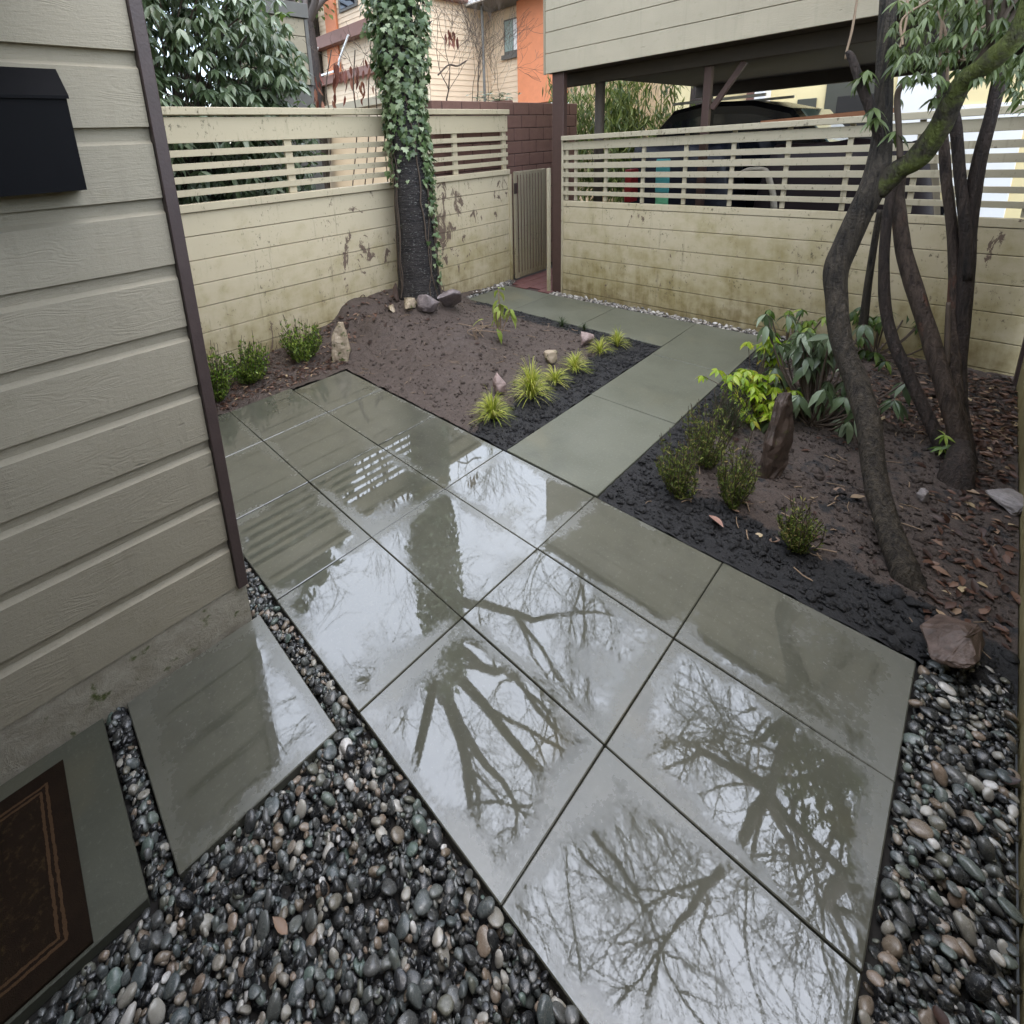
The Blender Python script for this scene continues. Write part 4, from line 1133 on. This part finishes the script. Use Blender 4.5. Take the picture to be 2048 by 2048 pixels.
for k in range(3):
    V, F = tube(catmull([bb + rg.normal(0, .1, 3) * [1, 1, 0], c + np.array([rg.normal(0, .3), rg.normal(0, .2), -1.2]), c + np.array([rg.normal(0, .5), rg.normal(0, .3), .2])], 5), .05, 8); mobj('stem', V, F, M['bark_r'], BR, True)
tag(BR, 'large rhododendron with grey-green leaves rising above the fence', 'shrub', 'rhododendrons')
# second, greener shrub at its edge
rg = np.random.default_rng(96); Ms = []
GB = empty('laurel', (3.0, 3.4, -.05)); cg = np.array([2.95, 3.2, 2.6])
for _ in range(330):
    d = rg.normal(0, 1, 3); d /= np.linalg.norm(d); p = cg + d * rg.uniform(.6, 1.0) * np.array([.75, .5, 2.2])
    if p[2] < .4: continue
    Ms += whorl(p, rg.integers(4, 7), .15, rg, rg.uniform(.0, .8))
foliage(GB, leaf_blade(1, .34, .25, .2), Ms, M['rhodo_g'], 60, 'leaf', seed=9)
V, F = tube(catmull([(3.0, 3.4, -.05), (2.95, 3.3, 1.5), (2.95, 3.2, 3.4)], 6), .04, 8); mobj('stem', V, F, M['bark_r'], GB, True)
tag(GB, 'green laurel at the edge of the large grey-green rhododendron', 'shrub')

# ------------------------------------------------------------------ rocks
def rock_mesh(seed, dims, mat, n=16, sub=2, rough=.05):
    rg = np.random.default_rng(seed); bm = bmesh.new()
    for _ in range(n):
        d = rg.normal(0, 1, 3); d /= np.linalg.norm(d); bm.verts.new(Vector(d * rg.uniform(.75, 1.0)))
    bmesh.ops.convex_hull(bm, input=bm.verts[:])
    bmesh.ops.delete(bm, geom=[v for v in bm.verts if not v.link_faces], context='VERTS')
    bmesh.ops.bevel(bm, geom=bm.edges[:], offset=.06, segments=1, affect='EDGES')
    bmesh.ops.triangulate(bm, faces=bm.faces[:])
    bmesh.ops.subdivide_edges(bm, edges=bm.edges[:], cuts=sub, use_grid_fill=True)
    for v in bm.verts:
        k = 1 + rough * noise.noise(v.co * 3 + Vector((seed, 0, 0))) + rough * .6 * noise.noise(v.co * 8)
        v.co = Vector((v.co.x * k * dims[0], v.co.y * k * dims[1], v.co.z * k * dims[2]))
    me = bpy.data.meshes.new('rock'); bm.to_mesh(me); bm.free(); me.materials.append(mat); return me
def rock(p, dims, mat, seed, label, rz=0.0, sink=.35, group=None, name='rock', rough=.09, n=14):
    o = inst(name, rock_mesh(seed, dims, mat, n, 2, rough), np.asarray(p) + np.array([0, 0, dims[2] * (1 - sink)]), None, (0, 0, rz))
    return tag(o, label, 'rock', group)
rock(gp(1000, 785), (.095, .085, .13), M['rock_pk'], 101, 'pink rock behind the golden sedge nearest the patio', .5)
rock(gp(1100, 724), (.11, .08, .11), M['rock_ms'], 102, 'rounded tan rock between two golden sedges', .9)
rock(gp(1172, 690), (.115, .09, .11), M['rock_pk'], 103, 'pale pink rock behind the farthest golden sedges', .2)
rock(gp(905, 622), (.34, .22, .22), M['rock_pu'], 104, 'largest grey rock at the foot of the ivy-clad trunk', .4, .5, n=11)
rock(gp(890, 588), (.17, .14, .20), M['rock_pu'], 105, 'grey rock wedged between the trunk and the plank wall', 1.2, .4, n=11)
rock(gp(855, 624), (.18, .13, .17), M['rock_pu'], 106, 'pointed grey rock in front of the ivy-clad trunk', 2.0, .3)
rock(gp(818, 615), (.17, .11, .09), M['rock_ms'], 107, 'flat mossy rock in front of the ivy-clad trunk', .8, .35)
rock(gp(787, 622), (.12, .07, .055), M['rock_ms'], 108, 'small tan rock left of the mossy one by the trunk', .9, .3)
rock(gp(795, 605), (.07, .06, .15), M['rock_br'], 109, 'dark brown upright rock against the plank wall beside the trunk', .3, .2)
rock(gp(1905, 1325), (.20, .12, .11), M['rock_br'], 110, 'reddish brown rock with a pale top on the pebbles', -.2, .25)
rock(gp(2020, 1010), (.16, .12, .07), M['rock_gr'], 111, 'grey rock under the leaf litter by the plank fence', .4, .4)
rock(gp(1845, 1000), (.05, .04, .05), M['rock_gr'], 112, 'pale bluish stone at the foot of the multi-stemmed tree', .4, .4)
# two upright slabs
def slab_stone(base, w, h, th, mat, lean, rz, seed, label, name):
    rg = np.random.default_rng(seed); bm = bmesh.new()
    out = [(-.42, 0), (-.5, .35), (-.40, .72), (-.12, 1.0), (.08, .98), (.40, .62), (.5, .30), (.36, .02)]
    f = []; bk = []
    for x, z in out:
        f.append(bm.verts.new((x * w + rg.normal(0, .01), -th / 2 + rg.normal(0, .006), z * h))); bk.append(bm.verts.new((x * w * .92 + rg.normal(0, .01), th / 2, z * h * .96)))
    bm.faces.new(f); bm.faces.new(bk[::-1])
    for i in range(len(f)): bm.faces.new((f[i], bk[i], bk[(i + 1) % len(f)], f[(i + 1) % len(f)]))
    bmesh.ops.recalc_face_normals(bm, faces=bm.faces[:])
    bmesh.ops.bevel(bm, geom=bm.edges[:], offset=.008, segments=1, affect='EDGES')
    bmesh.ops.triangulate(bm, faces=bm.faces[:]); bmesh.ops.subdivide_edges(bm, edges=bm.edges[:], cuts=4, use_grid_fill=True)
    for v in bm.verts: v.co += v.normal * (.018 * noise.noise(v.co * 9) + .012 * noise.noise(Vector((v.co.x * 60, v.co.y * 60, v.co.z * 9))))
    me = bpy.data.meshes.new(name); bm.to_mesh(me); bm.free(); me.materials.append(mat)
    o = inst(name, me, np.asarray(base) + np.array([0, 0, -.04]), None, (R(lean[0]), R(lean[1]), rz)); return tag(o, label, 'rock')
yaw = math.atan2(CR[0][1], CR[0][0])
slab_stone(gp(684, 718), .21, .47, .11, M['rock_ms'], (-6, 2), yaw, 5, 'upright pointed tan stone with moss beside the box shrubs', 'standing_stone')
slab_stone(gp(1540, 955), .17, .62, .07, M['rock_wd'], (-8, 13), yaw + .15, 6, 'dark reddish brown upright slab leaning in the right bed', 'standing_stone')

# ------------------------------------------------------------------ fallen leaves
DL = [raw_mesh('fallen_leaf', *[a if i == 0 else a for i, a in enumerate(leaf_blade(1, .5, b_, f_, 5))], M['dead'], True) for b_, f_ in ((.15, .3), (-.2, .5), (.35, .2))]
def leaf_at(px, py, s, k, label, yaw=None):
    p = gp(px, py); rr = random.Random(px * 7 + py)
    o = inst('fallen_leaf', DL[k % 3], p + np.array([0, 0, .018]), None, (rr.uniform(-.3, .3), rr.uniform(-.3, .3), rr.uniform(0, 6.28) if yaw is None else yaw), (s, s, s))
    return tag(o, label, 'leaf', 'fallen leaves on the soil')
pk = leaf_at(1418, 1040, .11, 0, 'pale pink-brown fallen leaf on the dark soil below the heathers', 2.6)
pk.data = pk.data.copy(); pk.data.materials[0] = M['pinkleaf']; pk.location.z += .015
for px_, py_, lb_ in ((575, 1868, 'reddish curled leaf lying among the pebbles in front of the entry slabs'), (1998, 1560, 'dark red leaf on the pebbles against the plank fence'), (1870, 2010, 'torn red leaf on the pebbles at the patio edge')):
    q_ = onz(px_, py_, .012); o_ = inst('fallen_leaf', DL[1], q_, None, (.15, .1, px_ * .7), (.06, .06, .06)); tag(o_, lb_, 'leaf', 'fallen leaves on the pebbles')
gl = 'curled brown fallen leaf lying on the soil'
for k, (x, y) in enumerate(((1525, 1075), (1640, 1078), (1665, 1065), (1615, 1050), (1700, 1000), (1690, 985), (1620, 905), (1475, 880), (1500, 1010), (1560, 1085), (1760, 1060), (1830, 930), (1770, 790), (1800, 760), (1830, 770), (1860, 740), (1680, 880), (1890, 1000),
        (960, 690), (1015, 690), (985, 690), (1045, 645), (1032, 640), (720, 660), (752, 640), (770, 655), (700, 690), (740, 690), (672, 700), (810, 700), (722, 700), (880, 660), (860, 640), (920, 640), (690, 660), (2000, 880), (1985, 840), (1960, 900))):
    lab = gl
    if x < 900: lab = 'brown fallen leaf on the mound between the ivy-clad tree and patio'
    elif x < 1100: lab = 'brown fallen leaf at the foot of the hydrangea'
    elif x > 1750: lab = 'brown fallen leaf beneath the multi-stemmed tree'
    else: lab = 'brown fallen leaf among the heathers of the right bed'
    leaf_at(x, y, .055 + .03 * ((k * 37) % 10) / 10, k, lab)
def litter(parent, pts_fn, n, seed, s=(.03, .075)):
    rg = np.random.default_rng(seed); Ms = []
    while len(Ms) < n:
        x, y = pts_fn(rg)
        if not (-.1 < x < 5.55): continue
        z = terr(x, y) + rg.uniform(.004, .022); d = np.array([rg.normal(), rg.normal(), rg.normal(0, .25)])
        Ms.append(mat4(basis(d, (rg.normal(0, .3), rg.normal(0, .3), 1)), (x, y, z), rg.uniform(*s)))
    v, f = leaf_blade(1, .46, .2, .35, 3); V, F, a = replicate(v, f, Ms, rg.random(n))
    return tag(mobj('leaf_litter', V, F, M['dead'], parent, True, {'rnd': a}, origin=(0, 0, 0)), kind='stuff')
litter(bed_mid, lambda rg: (rg.uniform(-.1, 1.95), .0 + abs(rg.normal(0, .22)) if rg.random() < .5 else rg.uniform(.0, .75)), 900, 1, (.03, .06))
litter(bed_mid, lambda rg: (rg.uniform(1.9, 3.3), rg.uniform(.35, .78)), 150, 2)
litter(bed_right, lambda rg: (3.9 + abs(rg.normal(0, .9)), min(-3.5, -4.85 + abs(rg.normal(0, .45)))), 1100, 3)
litter(bed_right, lambda rg: (rg.uniform(2.1, 3.9), rg.uniform(-4.84, -4.55)), 300, 4)
litter(bed_right, lambda rg: (rg.uniform(2.2, 4.6), rg.uniform(-4.8, -3.3)), 90, 5, (.02, .045))
# twigs and bark chips
def chips(parent, n, seed, reg):
    rg = np.random.default_rng(seed); out = []
    for _ in range(n):
        x = rg.uniform(reg[0], reg[1]); y = rg.uniform(reg[2], reg[3]); p = np.array([x, y, terr(x, y) + .012]); d = np.array([rg.normal(), rg.normal(), rg.normal(0, .12)]); d /= np.linalg.norm(d); L = rg.uniform(.03, .11)
        out.append(tube(np.array([p, p + d * L * .5 + rg.normal(0, .004, 3), p + d * L]), rg.uniform(.0015, .004), 4, cap=False))
    V, F = tubes_joined(out); return tag(mobj('twig_litter', V, F, M['twig_pale'], parent, origin=(0, 0, 0)), kind='stuff')
chips(bed_mid, 90, 5, (1.9, 4.4, -1.6, .6)); chips(bed_right, 170, 6, (2.0, 5.3, -4.8, -3.3))

# ------------------------------------------------------------------ neighbouring tan house
TH = empty('tan_house', (14.0, 10.0, -.09))
AX, AY, BX = 11.6, 9.0, 14.75      # wall B on X = AX, wall A on Y = AY, wall C on X = BX
yC1 = onX(1046, 150, BX)[1]; yC2 = onX(1100, 150, BX)[1]
def boards(axis, a0, a1, pos, z0, z1, mat, e=.19):
    z = z0; nn_ = 0
    while z < z1 - .02:
        h = min(e, z1 - z)
        if axis == 'x': prof = [(pos - .022, z), (pos, z), (pos, z + h), (pos - .004, z + h)]
        else: prof = [(pos - .022, z), (pos, z), (pos, z + h), (pos - .004, z + h)]
        V, F = prism(prof, axis, a0, a1); mobj('siding_board', V, F, mat, TH); z += h
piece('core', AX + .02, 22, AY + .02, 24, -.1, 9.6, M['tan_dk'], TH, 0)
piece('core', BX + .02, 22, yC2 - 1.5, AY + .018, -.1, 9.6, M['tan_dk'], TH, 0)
piece('foundation', AX + .3, BX + .015, AY + .03 - .06, AY + .019, -.1, 3.2, M['white'], TH, 0)
boards('x', AX, BX - .001, AY, 3.42, 9.4, M['tan'])
boards('y', AY + .02, 22.0, AX, 3.1, 9.4, M['tan'])
boards('y', yC1, AY - .024, BX, 3.3, 6.9, M['tan'])
piece('base_band', AX, BX - .03, AY - .05, AY - .0225, 3.26, 3.42, M['brownband'], TH, .004)
# wall C: window, sill, orange panel, deep eave
w0, w1 = onX(1012, 120, BX), onX(1045, 30, BX)
ya, yb = w1[1], w0[1]
zb_, zt = onX(1030, 107, BX)[2], onX(1030, 36, BX)[2]
win = piece('window', BX - .10, BX - .023, ya, yb, zb_, zt, M['grey'], TH, .01)
piece('pane', BX - .108, BX - .1015, ya + .05, ya + (yb - ya) * .42, zb_ + .1, zt - .06, M['white'], win, 0)
piece('pane', BX - .112, BX - .1015, ya + (yb - ya) * .46, yb - .06, zb_ + .1, zt - .06, M['glass'], win, 0)
piece('window_sill', BX - .16, BX - .024, ya - .05, yb + .1, zb_ - .16, zb_ - .004, M['grey'], TH, .01)
piece('cedar_panel', BX - .35, BX - .03, onX(1092, 150, BX)[1] - .9, onX(1047, 150, BX)[1], 3.55, 7.2, M['orange'], TH, .01)
piece('white_frame', BX - .40, BX - .36, onX(1120, 150, BX)[1] - .6, onX(1047, 150, BX)[1], 2.3, 3.5, M['white'], TH, .01)
piece('eave', BX - 1.3, BX + 3, yC2 - 1.6, AY - .06, 6.95, 7.15, M['grey'], TH, .02)
piece('gutter', BX - 1.4, BX - 1.305, yC2 - 1.6, AY - .06, 6.98, 7.12, M['white'], TH, .02)
piece('brown_fascia', AX + .2, BX - 1.42, AY - .30, AY - .03, 7.05, 7.6, M['brownband'], TH, .01)
# wall B: bands, orange pilaster, window, stair rails
def bandB(px0, py0, px1, py1, th, name, mat, proud=.25):
    p = onX(px0, py0, AX - proud); q = onX(px1, py1, AX - proud); z = (p[2] + q[2]) / 2
    return piece(name, AX - proud, AX - .024, min(p[1], q[1]), max(p[1], q[1]), z - th / 2, z + th / 2, mat, TH, .01)
bandB(600, 105, 790, 20, .46, 'floor_band', M['brownband'], .45)
bandB(600, 172, 760, 135, .34, 'floor_band', M['brownband'], .30)
bandB(600, 230, 800, 190, .30, 'gutter', M['gate'], .30)
def quadB(px0, px1, py0, py1, name, mat, proud=.06, parent=None):
    c = onX((px0 + px1) / 2, (py0 + py1) / 2, AX - proud); a = onX(px0, (py0 + py1) / 2, AX - proud); b = onX(px1, (py0 + py1) / 2, AX - proud)
    t_ = onX((px0 + px1) / 2, py0, AX - proud); u_ = onX((px0 + px1) / 2, py1, AX - proud)
    return piece(name, AX - proud, AX - .0235, min(a[1], b[1]), max(a[1], b[1]), u_[2], t_[2], mat, parent or TH, .008)
quadB(645, 667, -80, 70, 'cedar_pilaster', M['orange'], .12)
quadB(655, 678, 86, 150, 'cedar_pilaster', M['orange'], .10)
wB = quadB(674, 712, -40, 20, 'window', M['grey'], .08)
quadB(678, 708, -36, 14, 'pane', M['dglass'], .09, wB)
bar('stair_rail', onX(622, 132, AX - .5), onX(636, 95, AX - .5), .06, .07, M['white'], TH)
bar('stair_rail', onX(679, 118, AX - .5), onX(697, 70, AX - .5), .06, .07, M['white'], TH)
bar('stair_rail', onX(620, 158, AX - .5), onX(676, 140, AX - .5), .06, .07, M['white'], TH)
bar('stair_rail', onX(676, 140, AX - .5), onX(679, 118, AX - .5), .06, .07, M['white'], TH)
V, F = tube([(BX - 1.05, 8.4, -.1), (BX - 1.06, 8.4, 4.0), (BX - 1.07, 8.4, 6.95)], .05, 10); mobj('downpipe', V, F, M['grey'], TH, True)
tag(TH, 'tan lapboard house with orange cedar panels and a deep eave behind the fence', 'house')

# grey board screen behind the laurel
SH = empty('board_screen', (3.8, 4.1, -.05))
sa, sb = onY(470, 100, 4.2), onY(618, 100, 4.2)
z = onY(600, 170, 4.2)[2]
piece('frame_board', sa[0], sb[0] + .02, 4.215, 4.26, -.05, onY(560, 12, 4.2)[2], M['grey'], SH, .004)
tops = [onY(600, y, 4.2)[2] for y in (170, 141, 107, 73, 37)]
for z0, z1 in zip(tops[:-1], tops[1:]): piece('board', sa[0], sb[0] - .05, 4.185, 4.213, z0 + .008, z1 - .004, M['gate'], SH, .003)
piece('top_board', sa[0] - .02, sb[0] + .03, 4.14, 4.213, tops[-1] + .004, tops[-1] + .24, M['grey'], SH, .004)
piece('side_trim', sb[0] - .046, sb[0] + .02, 4.17, 4.213, tops[0], tops[-1], M['grey'], SH, .003)
tag(SH, 'grey-green board screen with dark trim behind the laurel', 'screen')

# autumn tree and a rough trunk beyond
AT = empty('autumn_tree', (9.5, 22, -.09)); rg = np.random.default_rng(120); c = onY(575, -30, 22.0); Ms = []
for _ in range(900):
    d = rg.normal(0, 1, 3); d /= np.linalg.norm(d); Ms.append(mat4(basis(rg.normal(0, 1, 3)), c + d * rg.uniform(.3, 1) * np.array([2.6, 1.5, 1.9]), rg.uniform(.2, .4)))
foliage(AT, leaf_blade(1, .6, .2, .2, 3), Ms, M['autumn'], 0, seed=3)
V, F = tube(catmull([(c[0], 22, -.1), (c[0] + .1, 22, c[2] * .5), (c[0], 22, c[2])], 5), .2, 10); mobj('trunk', V, F, M['bark_d'], AT, True)
tag(AT, 'golden autumn tree above the grey-green board screen', 'tree')
FT = empty('fir_tree', (8.6, 16, -.09)); q = [onY(628, y, 16.0) for y in (240, 90, 40, 0, -120)]
V, F = tube(catmull([np.array([q[0][0], 16, -.1])] + q[1:], 6), .33, 14, .2, 3, 2); mobj('trunk', V, F, M['bark_r'], FT, True)
Ms = []
for _ in range(800):
    z = rg.uniform(7.5, 13); a = rg.uniform(0, 6.28); r = rg.uniform(.3, (14 - z) * .35); Ms.append(mat4(basis((math.cos(a), math.sin(a), -.4)), (q[3][0] + math.cos(a) * r, 16 + math.sin(a) * r, z), rg.uniform(.3, .6)))
foliage(FT, leaf_blade(1, .3, .2, .2, 3), Ms, M['rhodo_g'], 0, seed=5); tag(FT, 'brown trunked fir between the board screen and tan house', 'tree')

# withered shrub with hanging red-brown leaves, just behind the fence
WS = empty('withered_shrub', (2.9, 1.25, 0)); rg = np.random.default_rng(130); out = []; Ms = []
for x in (652, 700, 735, 755, 770):
    P = [onY(x + rg.normal(0, 8) + k * 3, y, 1.25) for k, y in enumerate((420, 260, 180, 100))]; out.append(tube(catmull(P, 4), .008, 5, cap=False))
for k in range(14):
    x = rg.uniform(645, 775); y = rg.uniform(95, 200); p = onY(x, y, 1.25); grow(p, np.array([rg.normal(), rg.normal(0, .3), .6]), .16, .004, 2, rg, out, 4, .6, .05, (1, 2), .8, .15, .0015)
for k in range(64):
    if k < 34: x = rg.uniform(668, 765); y = rg.uniform(112, 165)
    else: x = rg.uniform(625, 765); y = rg.uniform(125, 205)
    Ms.append(mat4(basis((rg.normal(0, .2), rg.normal(0, .2), -1), rg.normal(0, 1, 3)), onY(x, y, 1.25 + rg.normal(0, .1)), rg.uniform(.10, .2)))
for k in range(14): Ms.append(mat4(basis((rg.normal(0, .2), rg.normal(0, .2), -1), rg.normal(0, 1, 3)), onY(rg.uniform(890, 915), rg.uniform(58, 85), 1.25), rg.uniform(.12, .2)))
V, F = tubes_joined(out); mobj('branches', V, F, M['twig'], WS)
foliage(WS, leaf_blade(1, .26, .1, .5), Ms, M['hang'], 78, 'leaf'); tag(WS, 'leafless shrub with hanging withered red-brown leaves behind the fence', 'shrub')
BS = empty('bare_shrub', (4.4, 1.5, 0)); out = []
for x0, r_ in ((895, .018), (940, .010), (952, .016), (975, .008), (1000, .008)):
    p = onY(x0, 230, 1.4); out.append(tube(np.array([[p[0], 1.4, 0], p]), r_, 5, cap=False)); grow(p, np.array([rg.normal(0, .25), rg.normal(0, .1), 1.0]), .62, r_ * .8, 4, rg, out, 5, .6, .06, (1, 3), .8, .14, .002)
P = catmull([onY(876, 150, 1.3), onY(897, 130, 1.3), onY(915, 140 - 8, 1.3), onY(932, 122, 1.3)], 4); out.append(tube(P, .014, 6, cap=False))
V, F = tubes_joined(out); mobj('branches', V, F, M['twig'], BS, True); tag(BS, 'bare twiggy shrub between the ivy tree and tan house', 'shrub')
PL = empty('planter', onY(1005, 214, 1.3)); p = onY(1005, 205, 1.3)
piece('pot', p[0] - .16, p[0] + .16, 1.2, 1.4, p[2] - .18, p[2] + .03, M['brownband'], PL, .01)
Ms = []
for _ in range(60): Ms += whorl(p + np.array([rg.normal(-.15, .35), rg.normal(0, .06), rg.uniform(.0, .14)]), 3, .09, rg, -.3)
foliage(PL, leaf_blade(1, .3, .2, .2), Ms, M['rhodo'], 0); piece('stand', p[0] - .1, p[0] + .1, 1.22, 1.38, 0, p[2] - .182, M['trim'], PL, .01)
tag(PL, 'terracotta planter with small green leaves above the fence end', 'planter')

# bamboo behind the carport
for k, (xc, spread, label) in enumerate(((11.9, 1.0, 'bamboo clump with hanging leaves beyond the round carport post'), (11.5, .5, 'slender bamboo beside the brown block wall'))):
    yc = 1.9 if k == 0 else 3.1
    BB = empty('bamboo', (xc, yc, -.09)); rg = np.random.default_rng(140 + k); out = []; Ms = []
    for s in range(26 if k == 0 else 16):
        b_ = np.array([xc + rg.normal(0, .4), yc + rg.normal(0, spread * .55), -.09]); h = rg.uniform(3.0, 4.4); top = b_ + np.array([rg.normal(0, .3), rg.normal(0, .3), h])
        P = catmull([b_, (b_ + top) / 2 + rg.normal(0, .08, 3), top], 4); out.append(tube(P, .014, 6, cap=False))
        for _ in range(170):
            t_ = rg.uniform(.35, 1.0); p = P[int(t_ * (len(P) - 1))] + rg.normal(0, .16, 3); Ms.append(mat4(basis((rg.normal(0, .5), rg.normal(0, .5), -1.0), rg.normal(0, 1, 3)), p, rg.uniform(.16, .30)))
    V, F = tubes_joined(out); mobj('culms', V, F, M['bamboo'], BB, True); foliage(BB, leaf_blade(1, .16, .2, .2, 3), Ms, M['bamboo'], 0, seed=k); tag(BB, label, 'bamboo')

# cream stucco building across the lane
YB = empty('stucco_building', (16.5, -5, -.09)); YX = 15.0
piece('wall', YX, 22, -22, 2.2, -.1, 7.5, M['yellow'], YB, 0)
def rectY(px0, px1, py0, py1, name, mat, proud, parent=None):
    a = onX(px0, py0, YX - proud); b = onX(px1, py1, YX - proud)
    return piece(name, YX - proud, YX - .002, min(a[1], b[1]), max(a[1], b[1]), b[2], a[2], mat, parent or YB, .01)
rectY(1497, 1509, 140, 240, 'pillar', M['brownband'], .35); rectY(1513, 1525, 140, 240, 'pillar', M['white'], .5)
g_ = rectY(1655, 1745, 158, 330, 'garage_door', M['darkdoor'], .05); rectY(1675, 1738, 193, 330, 'door_panel', M['gap'], .06, g_)
g_ = rectY(1595, 1617, 199, 330, 'garage_door', M['darkdoor'], .05); rectY(1496, 1508, 174, 300, 'vent', M['gap'], .02)
rectY(1800, 1860, 130, 330, 'white_door', M['white'], .05); rectY(1870, 2000, 215, 470, 'white_door', M['white'], .05)
tag(YB, 'cream stucco building with dark garage doors across the lane', 'building')

# ------------------------------------------------------------------ dark car under the carport (nose towards -Y)
CA = empty('car', (8.3, -2.3, -.09))
cw = .92
side = [(-.55, .55), (-.50, 1.45), (-.62, 1.62), (-.85, 2.40), (-1.02, 2.58), (-1.5, 2.66), (-2.1, 2.62), (-2.55, 2.48), (-3.15, 1.72), (-4.0, 1.52), (-4.15, 1.25), (-4.18, .55)]
def loft(sec, x0, inset):
    V = []; n = len(sec)
    for xx, ins in ((x0 - cw, 1), (x0 - cw * .88, 0), (x0 + cw * .88, 0), (x0 + cw, 1)):
        for y, z in sec:
            V.append((xx, y, z - (.07 * ins if z > 1.7 else .0)) if True else None)
    F = [tuple(range(n)), tuple(range(4 * n - 1, 3 * n - 1, -1))]
    for s in range(3):
        for i in range(n): F.append((s * n + i, (s + 1) * n + i, (s + 1) * n + (i + 1) % n, s * n + (i + 1) % n))
    return V, F
V, F = loft(side, 8.3, 0); mobj('body', V, F, M['carpaint'], CA)
for sgn in (-1, 1):
    xx = 8.3 + sgn * (cw + .004)
    for poly in ([(-.80, 1.70), (-.95, 2.38), (-1.55, 2.48), (-1.55, 1.70)], [(-1.63, 1.70), (-1.63, 2.48), (-2.15, 2.44), (-2.35, 2.36), (-2.75, 1.70)]):
        V, F = prism([(p, q) for p, q in poly], 'x', xx - .004, xx + .004); mobj('side_window', V, F, M['dglass'], CA)
V = [(8.3 - .78, -2.62, 2.43), (8.3 + .78, -2.62, 2.43), (8.3 + .82, -3.12, 1.78), (8.3 - .82, -3.12, 1.78)]; V = [(x, y - .02, z + .02) for x, y, z in V] + [(x, y - .035, z + .03) for x, y, z in V]
mobj('windscreen', V, [(0, 1, 2, 3), (7, 6, 5, 4), (0, 4, 5, 1), (1, 5, 6, 2), (2, 6, 7, 3), (3, 7, 4, 0)], M['glass'], CA)
bar('roof_rail', (8.3 - .70, -.95, 2.68), (8.3 - .70, -2.2, 2.69), .04, .04, M['chrome'], CA); bar('roof_rail', (8.3 + .70, -.95, 2.68), (8.3 + .70, -2.2, 2.69), .04, .04, M['chrome'], CA)
for y in (-1.25, -3.45):
    for sgn in (-1, 1):
        a = (8.3 + sgn * (cw - .12), y, .30); b_ = (8.3 + sgn * (cw + .012), y, .30)
        V, F = tube([a, ((a[0] + b_[0]) / 2, y, .30), b_], .39, 24); w_ = mobj('wheel', V, F, M['rubber'], CA)
        c2 = (8.3 + sgn * (cw + .02), y, .30); V, F = tube([b_, ((b_[0] + c2[0]) / 2, y, .30), c2], .23, 16); mobj('rim', V, F, M['chrome'], w_)
for sgn in (-1, 1): piece('headlight', 8.3 + sgn * .62 - .16, 8.3 + sgn * .62 + .16, -4.20, -4.181, 1.05, 1.25, M['white'], CA, .01)
tag(CA, 'black car with roof rails parked under the carport behind the fence', 'car')

# ------------------------------------------------------------------ things stored behind the slats
M['tarp'] = flat('navy_tarp', (.006, .008, .016), .45, .3, 5, .4); M['maroon'] = flat('maroon', (.014, .006, .007), .6); M['red'] = flat('red_plastic', (.25, .015, .018), .4)
M['teal'] = flat('teal_plastic', (.08, .36, .36), .4); M['mint'] = flat('mint_plastic', (.20, .60, .32), .4); M['wood'] = flat('orange_wood', (.30, .12, .05), .6, .3, 9); M['cloth'] = flat('pale_cloth', (.5, .45, .36), .8)
def lump(name, x0, x1, y0, y1, h, mat, seed, label, cat):
    n = 26; V = []
    for i in range(n + 1):
        for j in range(n + 1):
            u, v_ = i / n, j / n; e = min(1, 7 * min(u, 1 - u)) * min(1, 7 * min(v_, 1 - v_)); x = x0 + (x1 - x0) * u; y = y0 + (y1 - y0) * v_
            V.append((x, y, h * e ** .5 * (1 + .10 * noise.noise(Vector((x * 2.2, y * 2.2, seed)))) - .09 * (1 - e)))
    F = np.array([(i * (n + 1) + j, (i + 1) * (n + 1) + j, (i + 1) * (n + 1) + j + 1, i * (n + 1) + j + 1) for i in range(n) for j in range(n)])
    return tag(mobj(name, V, F, mat, None, True, origin='base'), label, cat)
lump('tarp_pile', 6.25, 7.1, -2.35, -.72, 2.08, M['tarp'], 1, 'navy tarp draped over a stack behind the slats', 'tarp')
lump('tarp_pile', 6.3, 7.1, -4.25, -2.38, 2.0, M['maroon'], 2, 'maroon sheet draped over a stack behind the slats', 'tarp')
sk = piece('storage_bag', 6.02, 6.05, -1.62, -1.44, 1.49, 1.93, M['teal'], None, .01); tag(sk, 'turquoise storage bag behind the slats', 'bag')
sk = piece('storage_bag', 6.02, 6.05, -1.62, -1.45, 1.30, 1.48, M['mint'], None, .01); tag(sk, 'mint green storage bag under the turquoise one', 'bag')
rd = piece('red_crate', 6.0, 6.2, -1.12, -1.02, 1.35, 1.80, M['red'], None, .01); tag(rd, 'narrow red crate behind the slats near the round carport post', 'crate')
rs = piece('storage_rack', 5.98, 6.22, -1.7, -.98, -.09, 1.29, M['maroon'], None, .01); tag(rs, 'dark storage rack behind the plank wall carrying the bags', 'rack')
wp = bar('timber_plank', (6.3, -2.55, 2.30), (6.35, -3.7, 2.34), .16, .05, M['wood']); tag(wp, 'orange-brown timber plank lying on the maroon sheet behind the fence', 'plank')
V, F = tube(catmull([onX(1484, 345, 6.0), onX(1500, 339, 6.0), onX(1530, 341, 6.0), onX(1540, 365, 6.0), onX(1546, 390, 6.0), onX(1548, 418, 6.0)], 5), .03, 8, .2, 8, 1)
cl = mobj('rolled_cloth', V, F, M['cloth'], None, True); tag(cl, 'pale rolled cloth hanging behind the slats', 'cloth')
